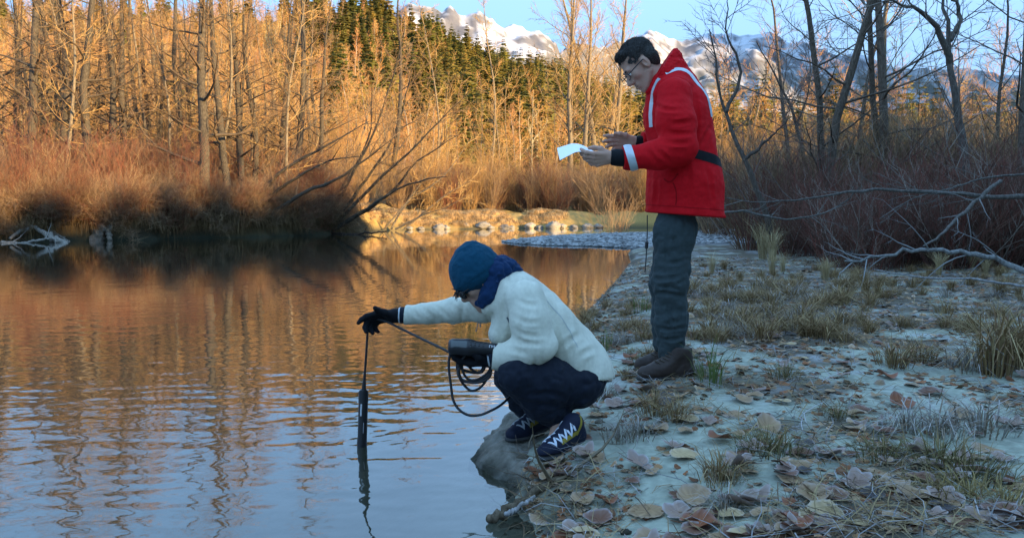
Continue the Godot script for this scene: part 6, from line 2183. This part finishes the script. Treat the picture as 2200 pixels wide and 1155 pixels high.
	for m in marked:
		var p: Vector3 = m[0]
		var o := obj("fallen_leaf", kinds[m[1]], M.leafy)
		o.transform = Transform3D(Basis.from_euler(Vector3(rng.randfn(0, 0.16), m[3] * 2.0, rng.randfn(0, 0.16))).scaled(Vector3.ONE * m[2]), on(p.x, p.z, 0.012))
		tag(o, m[4], "leaf", "fallen leaves on the sand")
	var said := ["frost edged tan leaf lying on the sandy bank", "brown lobed leaf lying on the sandy bank", "rust red leaf lying on the sandy bank", "straw coloured leaf lying on the sandy bank", "whitish frosted leaf lying on the sandy bank", "tan lobed leaf rimmed with frost on the sandy bank", "dark brown frosty leaf lying on the sandy bank", "mauve frosted curled leaf on the sandy bank", "plain tan leaf lying flat on the sandy bank", "blackened leaf lying flat on the sandy bank"]
	var made := 0
	while made < 268:
		var d := lerpf(2.05, 9.0, pow(rng.randf(), 2.3))
		var px := rng.randf_range(1130.0, 2240.0)
		var x := (px - 1100.0) / 1660.0 * d
		if not inside_near(Vector2(x, -d)) or seg_dist(Vector2(x, -d), NEAR_SHORE) < 0.07:
			continue
		var clump := n_soft.get_noise_2d(x * 1.5 + 3.0, -d * 1.5)
		if clump < rng.randf_range(-0.6, 0.2):
			continue
		var k: int = [0, 1, 2, 3, 4, 4, 5, 5, 6, 7, 7, 8, 1, 6, 0, 9][rng.randi() % 16]
		var o := obj("fallen_leaf", kinds[k], M.leafy)
		o.transform = Transform3D(Basis.from_euler(Vector3(rng.randfn(0, 0.11), rng.randf() * TAU, rng.randfn(0, 0.11))).scaled(Vector3.ONE * rng.randf_range(0.055, 0.135)), on(x, -d, 0.011))
		tag(o, said[k].replace("on the sandy bank", near_ground(px, d)), "leaf", "fallen leaves on the sand")
		made += 1
	# small crumbs and straw between them
	for k in 3:
		var where := []
		var tints := []
		var tries := 0
		while where.size() < [9500, 6200, 2200][k] and tries < 90000:
			tries += 1
			var d := lerpf(2.0, 13.0, pow(rng.randf(), 1.3))
			var px := rng.randf_range(1120.0, 2900.0)
			var x := (px - 1100.0) / 1660.0 * d
			if not inside_near(Vector2(x, -d)):
				continue
			var cover := n_soft.get_noise_2d(x * 1.3 + 40.0, -d * 1.3) + smoothstep(3.2, 6.0, d) * 0.42 - 0.12
			if cover < rng.randf_range(-0.55, 0.2):
				continue
			var s := rng.randf_range(0.02, 0.05) * (1.0 if d < 3.6 else 1.5) if k == 0 else rng.randf_range(0.5, 1.3) if k == 1 else rng.randf_range(0.4, 1.2)
			where.append(Transform3D(Basis.from_euler(Vector3(rng.randfn(0, 0.25), rng.randf() * TAU, rng.randfn(0, 0.25))).scaled(Vector3.ONE * s), on(x, -d, 0.006 if k == 0 else 0.004)))
			var g := rng.randf_range(0.55, 1.25)
			if k == 0:
				tints.append([Color(1.1, 1.0, 0.9), Color(0.75, 0.45, 0.32), Color(0.9, 0.75, 0.6), Color(1.2, 1.25, 1.3), Color(0.5, 0.36, 0.3)][rng.randi() % 5] * g)
			elif k == 1:
				tints.append([Color(0.30, 0.22, 0.11), Color(0.20, 0.135, 0.07), Color(0.34, 0.33, 0.33), Color(0.15, 0.10, 0.06), Color(0.25, 0.19, 0.10)][rng.randi() % 5] * g)
			else:
				tints.append([Color(0.10, 0.07, 0.05), Color(0.16, 0.12, 0.09), Color(0.30, 0.30, 0.31)][rng.randi() % 3] * g)
		var m: ArrayMesh
		if k == 0:
			m = kinds[5]
		elif k == 1:
			var b := Builder.new()
			for i in 3:
				var q := Vector3(rng.randfn(0, 0.03), 0, rng.randfn(0, 0.03))
				var d := Vector3(rng.randfn(), 0.05, rng.randfn()).normalized()
				b.ribbon([q, q + d * 0.05 + Vector3(0, 0.012, 0), q + d * 0.11 + Vector3(0.01, 0.014, 0.01), q + d * 0.16], [0.0012, 0.0016, 0.0012, 0.0004], d.cross(Vector3.UP).normalized(), Color.WHITE, Color.WHITE)
			m = b.mesh()
		else:
			var b := Builder.new()
			b.tube([Vector3.ZERO, Vector3(0.07, 0.012, 0.01), Vector3(0.15, 0.006, -0.01), Vector3(0.22, 0.02, 0.02)], [0.0015, 0.0014, 0.0011, 0.0006], 4, Color.WHITE, false)
			b.spike(Vector3(0.08, 0.012, 0.01), Vector3(0.13, 0.03, 0.05), 0.0014, Color.WHITE)
			m = b.mesh()
		tag(many(["leaf_litter", "straw_litter", "twig_litter"][k], m, M.leafy, where, tints), ["crumbled frosty leaves strewn over the bank", "dry and frosted straw strewn over the bank", "thin dark twigs strewn over the bank"][k], "", "", "stuff")
	# pebbles and mud crumbs along the water's edge
	var peb := rock_mesh(15, Color(0.9, 0.9, 0.9), 7, 5)
	var pw := []
	var pt := []
	for i in 5200:
		var z := -lerpf(1.9, 12.0, pow(rng.randf(), 1.6))
		var x := rng.randf_range(-0.1, 2.4)
		var p := Vector2(x, z)
		var e := seg_dist(p, NEAR_SHORE)
		if e > absf(rng.randfn(0, 0.16)) or (not inside_near(p) and e > 0.12):
			continue
		var s := rng.randf_range(0.004, 0.012) * (1.0 if rng.randf() < 0.85 else 2.2)
		pw.append(Transform3D(Basis.from_euler(Vector3(rng.randfn(0, 0.4), rng.randf() * TAU, 0)).scaled(Vector3(1.2, 0.7, 1.0) * s), on(x, z, s * 0.2)))
		var g := rng.randf_range(0.5, 1.3)
		pt.append([Color(0.15, 0.13, 0.10), Color(0.09, 0.075, 0.055), Color(0.22, 0.21, 0.19)][rng.randi() % 3] * g)
	tag(many("shore_pebbles", peb, M.leafy, pw, pt), "small wet pebbles and mud crumbs along the near water's edge", "", "", "stuff")
	# ---- grass tufts
	var gold := [Color(0.27, 0.19, 0.085), Color(0.22, 0.14, 0.065), Color(0.18, 0.11, 0.055), Color(0.33, 0.25, 0.13)]
	var olive := [Color(0.115, 0.105, 0.045), Color(0.15, 0.13, 0.055), Color(0.21, 0.155, 0.075)]
	var green := [Color(0.09, 0.13, 0.035), Color(0.13, 0.16, 0.05)]
	var moss := [Color(0.30, 0.22, 0.09), Color(0.24, 0.18, 0.08), Color(0.19, 0.145, 0.06)]
	var pale := [Color(0.40, 0.31, 0.16), Color(0.33, 0.25, 0.13), Color(0.46, 0.38, 0.22)]
	var ashen := [Color(0.30, 0.27, 0.22), Color(0.36, 0.34, 0.32), Color(0.22, 0.17, 0.12)]
	var tufts := [tuft_mesh(1, 120, 0.14, 0.30, 0.75, 0.8, 0.0022, gold), tuft_mesh(2, 150, 0.06, 0.15, 1.0, 0.5, 0.0016, olive), tuft_mesh(3, 26, 0.12, 0.26, 0.35, 0.2, 0.0024, green), tuft_mesh(4, 190, 0.04, 0.09, 1.0, 0.6, 0.0014, moss), tuft_mesh(5, 150, 0.5, 0.95, 0.28, 0.45, 0.0028, pale), tuft_mesh(6, 90, 0.12, 0.26, 0.95, 1.0, 0.0024, ashen), tuft_mesh(7, 170, 0.3, 0.6, 0.5, 1.0, 0.0030, gold)]
	var spots := [
		[Vector3(4.1284, 0.25, -12.6681), 4, 1.05, "tall pale straw clump standing right of the red coat's hem"],
		[Vector3(4.1624, 0.25, -12.3144), 4, 0.85, "second tall straw stalk clump beside the tallest one"],
		[Vector3(2.5219, 0.18, -3.9671), 6, 1.1, "big drooping brown grass clump at the right edge"],
		[Vector3(2.7436, 0.18, -4.0825), 6, 1.0, "drooping grass clump half outside the right edge"],
		[Vector3(2.4443, 0.18, -4.0825), 5, 1.3, "frosted drooping straw in front of the big brown clump"],
		[Vector3(2.1054, 0.18, -4.2047), 0, 1.1, "low brown grass clump in the middle of the right sand"],
		[Vector3(2.3279, 0.18, -4.3343), 0, 1.0, "brown grass clump left of the big drooping one"],
		[Vector3(0.9399, 0.13, -2.7196), 1, 1.2, "olive grass tuft left of the reddish lobed leaf"],
		[Vector3(0.8893, 0.13, -2.7452), 1, 0.9, "small olive tuft beside another on the open sand"],
		[Vector3(1.4051, 0.16, -3.893), 1, 1.0, "grey green tuft on the sand right of the boots"],
		[Vector3(0.9974, 0.16, -3.79), 2, 1.15, "upright green blades just behind the near boot's heel"],
		[Vector3(0.9883, 0.16, -3.893), 2, 0.8, "thin green blades touching the near boot"],
		[Vector3(1.3045, 0.14, -2.6406), 1, 1.15, "dark olive tuft beside the leaning tan leaf"],
		[Vector3(1.4738, 0.14, -2.593), 1, 1.35, "largest olive grass mat in the lower right"],
		[Vector3(1.5066, 0.14, -2.4596), 1, 1.25, "olive mat reaching the right edge"],
		[Vector3(1.3918, 0.13, -2.2895), 3, 1.5, "yellowish moss patch in the lower right"],
		[Vector3(1.4605, 0.13, -2.2188), 3, 1.4, "yellow moss at the right edge"],
		[Vector3(1.3024, 0.13, -2.3078), 3, 1.1, "thin edge of yellow moss on the sand"],
		[Vector3(0.6189, 0.14, -3.3045), 0, 0.75, "brown grass clump behind the near shoe"],
		[Vector3(0.68, 0.14, -3.1607), 0, 0.7, "brown tuft right of the clump behind the near shoe"],
		[Vector3(0.4985, 0.13, -2.9992), 5, 0.8, "frosted straw fan below the brown clump"],
		[Vector3(0.4208, 0.12, -2.9708), 5, 0.6, "ashen straw wisps right of the near shoe's heel"],
		[Vector3(0.6808, 0.12, -2.4712), 0, 0.7, "brown grass clump in the lower middle of the sand"],
		[Vector3(0.7388, 0.12, -2.5136), 1, 0.7, "dark tuft beside the brown clump in the lower middle"],
		[Vector3(0.6504, 0.12, -2.2781), 5, 0.6, "pale straw fan under the brown clump in the lower middle"],
		[Vector3(0.6087, 0.14, -4.9945), 2, 0.9, "green reed blades on the bank edge left of the boots"],
		[Vector3(1.0912, 0.18, -6.5375), 2, 1.2, "green reed blades on the bank edge in front of the trousers"],
		[Vector3(0.4616, 0.13, -3.768), 5, 0.7, "frosted straw behind the crouching person's seat"],
		[Vector3(1.6617, 0.15, -2.934), 5, 1.1, "flattened frosted straw across the right sand"],
		[Vector3(1.8427, 0.15, -2.9643), 5, 1.2, "flattened straw bundle by the right edge"],
		[Vector3(1.5666, 0.15, -2.9954), 5, 0.9, "flattened straw beside the curled rust leaf"],
		[Vector3(1.3595, 0.15, -3.1604), 1, 0.7, "small sparse tuft in the middle of the sand"],
	]
	for s in spots:
		var p: Vector3 = s[0]
		var o := obj("grass_tuft", tufts[s[1]], M.leafy)
		o.transform = Transform3D(Basis(Vector3.UP, rng.randf() * TAU).scaled(Vector3.ONE * s[2]), on(p.x, p.z))
		tag(o, s[3], "grass tuft", "grass tufts on the near bank")
	var zones := [[95, 1470.0, 1830.0, 4.9, 8.4, [0, 0, 0, 5], 0.6, 1.15, "brown grass tuft in the dry patch behind the boots", "brown tufts behind the boots"], [34, 1255.0, 1420.0, 3.9, 7.4, [0, 5, 0, 3], 0.45, 0.8, "short brown tuft along the near bank's edge", "tufts along the near bank's edge"], [60, 1780.0, 2260.0, 5.0, 9.5, [0, 5, 0, 0, 6], 0.5, 0.9, "brown grass tuft among litter on the right bank", "brown tufts on the right bank"], [30, 1490.0, 2200.0, 8.8, 11.5, [0, 0, 4, 6], 0.5, 0.8, "dry grass tuft at the foot of the right thicket", "dry tufts below the right thicket"]]
	for zn in zones:
		for i in zn[0]:
			var d := rng.randf_range(zn[3], zn[4])
			var px := rng.randf_range(zn[1], zn[2])
			var x := (px - 1100.0) / 1660.0 * d
			if not inside_near(Vector2(x, -d)):
				continue
			var k: int = zn[5][rng.randi() % zn[5].size()]
			var o := obj("grass_tuft", tufts[k], M.leafy)
			o.transform = Transform3D(Basis(Vector3.UP, rng.randf() * TAU).scaled(Vector3.ONE * rng.randf_range(zn[6], zn[7]) * (0.7 if k >= 4 and k != 5 else 1.0)), on(x, -d))
			tag(o, ["brown tuft", "olive tuft", "green tuft", "mossy tuft", "tall straw tuft", "frosted ashen tuft", "long drooping tuft"][k] + " " + near_ground(px, d), "grass tuft", zn[9])
	var gw := []
	for i in 170:   # beyond the picture's right edge the same dry grass goes on
		var d := rng.randf_range(3.0, 10.5)
		var x := d * rng.randf_range(0.72, 1.25)
		gw.append(Transform3D(Basis(Vector3.UP, rng.randf() * TAU).scaled(Vector3.ONE * rng.randf_range(0.6, 1.1)), on(x, -d)))
	tag(many("dry_grass", tufts[0], M.leafy, gw, [Color.WHITE, Color(0.8, 0.8, 0.8)]), "dry brown grass going on beyond the right side of the bank", "", "", "stuff")
	# ---- branches and driftwood
	var grey := Color(0.19, 0.18, 0.165)
	var wet := Color(0.16, 0.13, 0.10)
	stick("fallen_branch", "long grey fallen branch held level across the right thicket", [Vector3(6.1008, 1.1361, -9), Vector3(5.2403, 1.1929, -9.2), Vector3(4.7383, 1.2278, -9.3), Vector3(4.1139, 1.2073, -9.4), Vector3(3.3636, 1.0955, -9.5), Vector3(2.6772, 1.1196, -9.7)], 0.032, 0.005, grey, 14, 51)
	stick("fallen_branch", "thin upper branch arching right above the long level one", [Vector3(6.2879, 1.4271, -9.3), Vector3(5.7337, 1.3829, -9.3), Vector3(5.2392, 1.2444, -9.3), Vector3(4.7472, 1.116, -9.2), Vector3(4.2749, 0.8882, -9)], 0.014, 0.004, grey, 8, 52)
	stick("fallen_branch", "mottled branch slanting down left below the level branch", [Vector3(5.5959, 1.3262, -8.9), Vector3(5.2303, 1.05, -8.8), Vector3(4.8148, 0.7662, -8.6), Vector3(4.5364, 0.5902, -8.5)], 0.024, 0.012, Color(0.20, 0.19, 0.18), 6, 53)
	stick("fallen_branch", "pale frosted log lying along the ground below the slanting branch", [Vector3(5.243, 0.3166, -7.6), Vector3(4.9123, 0.5177, -7.9), Vector3(4.5374, 0.5641, -8), Vector3(4.2265, 0.5825, -8.1), Vector3(3.9597, 0.5123, -8.2), Vector3(3.5415, 0.4428, -8.2)], 0.034, 0.012, Color(0.30, 0.31, 0.31), 12, 54)
	stick("fallen_branch", "thin whitened stick lying in litter under the pale log", [Vector3(4.8344, 0.2808, -7), Vector3(4.3571, 0.3552, -7.2), Vector3(3.9309, 0.3633, -7.3), Vector3(3.4895, 0.4258, -7.4)], 0.014, 0.005, Color(0.42, 0.43, 0.44), 0, 55)
	stick("fallen_branch", "thin grey branch low behind the straw clump", [Vector3(2.6754, 0.923, -10.6), Vector3(3.1242, 0.9566, -10.4), Vector3(3.6183, 0.8666, -10.2), Vector3(4.1445, 0.9901, -10), Vector3(4.4039, 1.2841, -9.8)], 0.018, 0.006, grey, 10, 56)
	stick("driftwood_stick", "wet brown driftwood stick running from the water past the rock", [Vector3(-0.0739, 0.01, -2.4776), Vector3(0.0159, 0.03, -2.5586), Vector3(0.1138, 0.07, -2.6262), Vector3(0.2526, 0.11, -2.7277)], 0.017, 0.012, Color(0.20, 0.16, 0.11), 3, 57, "", "driftwood")
	stick("driftwood_stick", "broken frosted stick lying on the wet driftwood", [Vector3(-0.0181, 0.05, -2.4268), Vector3(0.0387, 0.06, -2.4954), Vector3(0.0785, 0.07, -2.5354)], 0.008, 0.006, Color(0.45, 0.45, 0.46), 0, 58, "", "driftwood")
	stick("twig", "dark twig standing upright in the sand near the bottom edge", [Vector3(1.0112, 0.12, -2.243), Vector3(1.0112, 0.12, -2.243) + Vector3(0.004, 0.05, 0), Vector3(1.0112, 0.12, -2.243) + Vector3(-0.003, 0.10, 0)], 0.0022, 0.0012, wet, 0, 59, "", "twig")
	stick("twig", "dark bent twig lying on the sand right of the olive tufts", [Vector3(1.0717, 0.16, -3.2319), Vector3(1.0695, 0.165, -3.1077), Vector3(1.1259, 0.16, -3.1048)], 0.003, 0.0015, wet, 0, 60, "", "twig")
	stick("twig", "thin dark twig lying at the bottom edge of the sand", [Vector3(1.0281, 0.14, -2.1779), Vector3(1.0175, 0.14, -2.0974), Vector3(1.0321, 0.13, -2.0595)], 0.0025, 0.0015, wet, 0, 61, "", "twig")
	stick("driftwood", "bleached forked driftwood lying in the water at the far left", [Vector3(-12.3732, -0.0922, -21.6), Vector3(-13.0006, 0.1601, -21.8), Vector3(-13.8286, 0.3842, -22.2), Vector3(-14.0552, 0.1162, -21.6)], 0.09, 0.04, Color(0.42, 0.40, 0.36), 0, 62, "", "driftwood")
	stick("driftwood", "thin bleached branch crossing the forked driftwood", [Vector3(-14.1886, 0.0216, -21.4), Vector3(-13.6083, -0.0091, -21.5), Vector3(-13.0141, 0.1162, -21.6), Vector3(-12.6337, 0.0427, -21.5)], 0.05, 0.02, Color(0.42, 0.40, 0.36), 4, 63, "", "driftwood")
	stick("driftwood", "bleached root leaning into the water right of the forked driftwood", [Vector3(-13.55, 0.3179, -22.6), Vector3(-13.0886, 0.1356, -22.4), Vector3(-12.7119, -0.0168, -22.2)], 0.05, 0.02, Color(0.38, 0.36, 0.32), 0, 64, "", "driftwood")
	stick("tree_stump", "pale broken stump with roots at the waterline of the left bank", [Vector3(-12.4225, -0.0505, -22.9), Vector3(-12.2566, 0.2219, -23), Vector3(-12.0519, 0.633, -23.2)], 0.20, 0.10, Color(0.34, 0.30, 0.25), 0, 65, "", "stump")
	stick("root", "pale root lying in the water beside the broken stump", [Vector3(-11.9262, 0.0093, -22.8), Vector3(-11.9905, 0.2911, -23), Vector3(-11.9985, 0.5773, -23.2)], 0.07, 0.04, Color(0.36, 0.32, 0.26), 0, 66, "", "root")
	stick("snag", "small black snag lying on the gravel bar", [Vector3(2.2543, -0.0072, -22), Vector3(2.3329, 0.0989, -22), Vector3(2.4397, 0.0193, -22), Vector3(2.6522, -0.0205, -22)], 0.05, 0.02, Color(0.03, 0.03, 0.03), 0, 67, "", "snag")
	stick("driftwood", "dark dead branches trailing in the river below the leaning alder", [Vector3(-6.7922, 0.0346, -28.2), Vector3(-5.8176, 0.0064, -27.6), Vector3(-4.9135, 0.0707, -27.2), Vector3(-4.3888, 0.1428, -27)], 0.05, 0.02, Color(0.08, 0.06, 0.05), 10, 68, "", "driftwood")
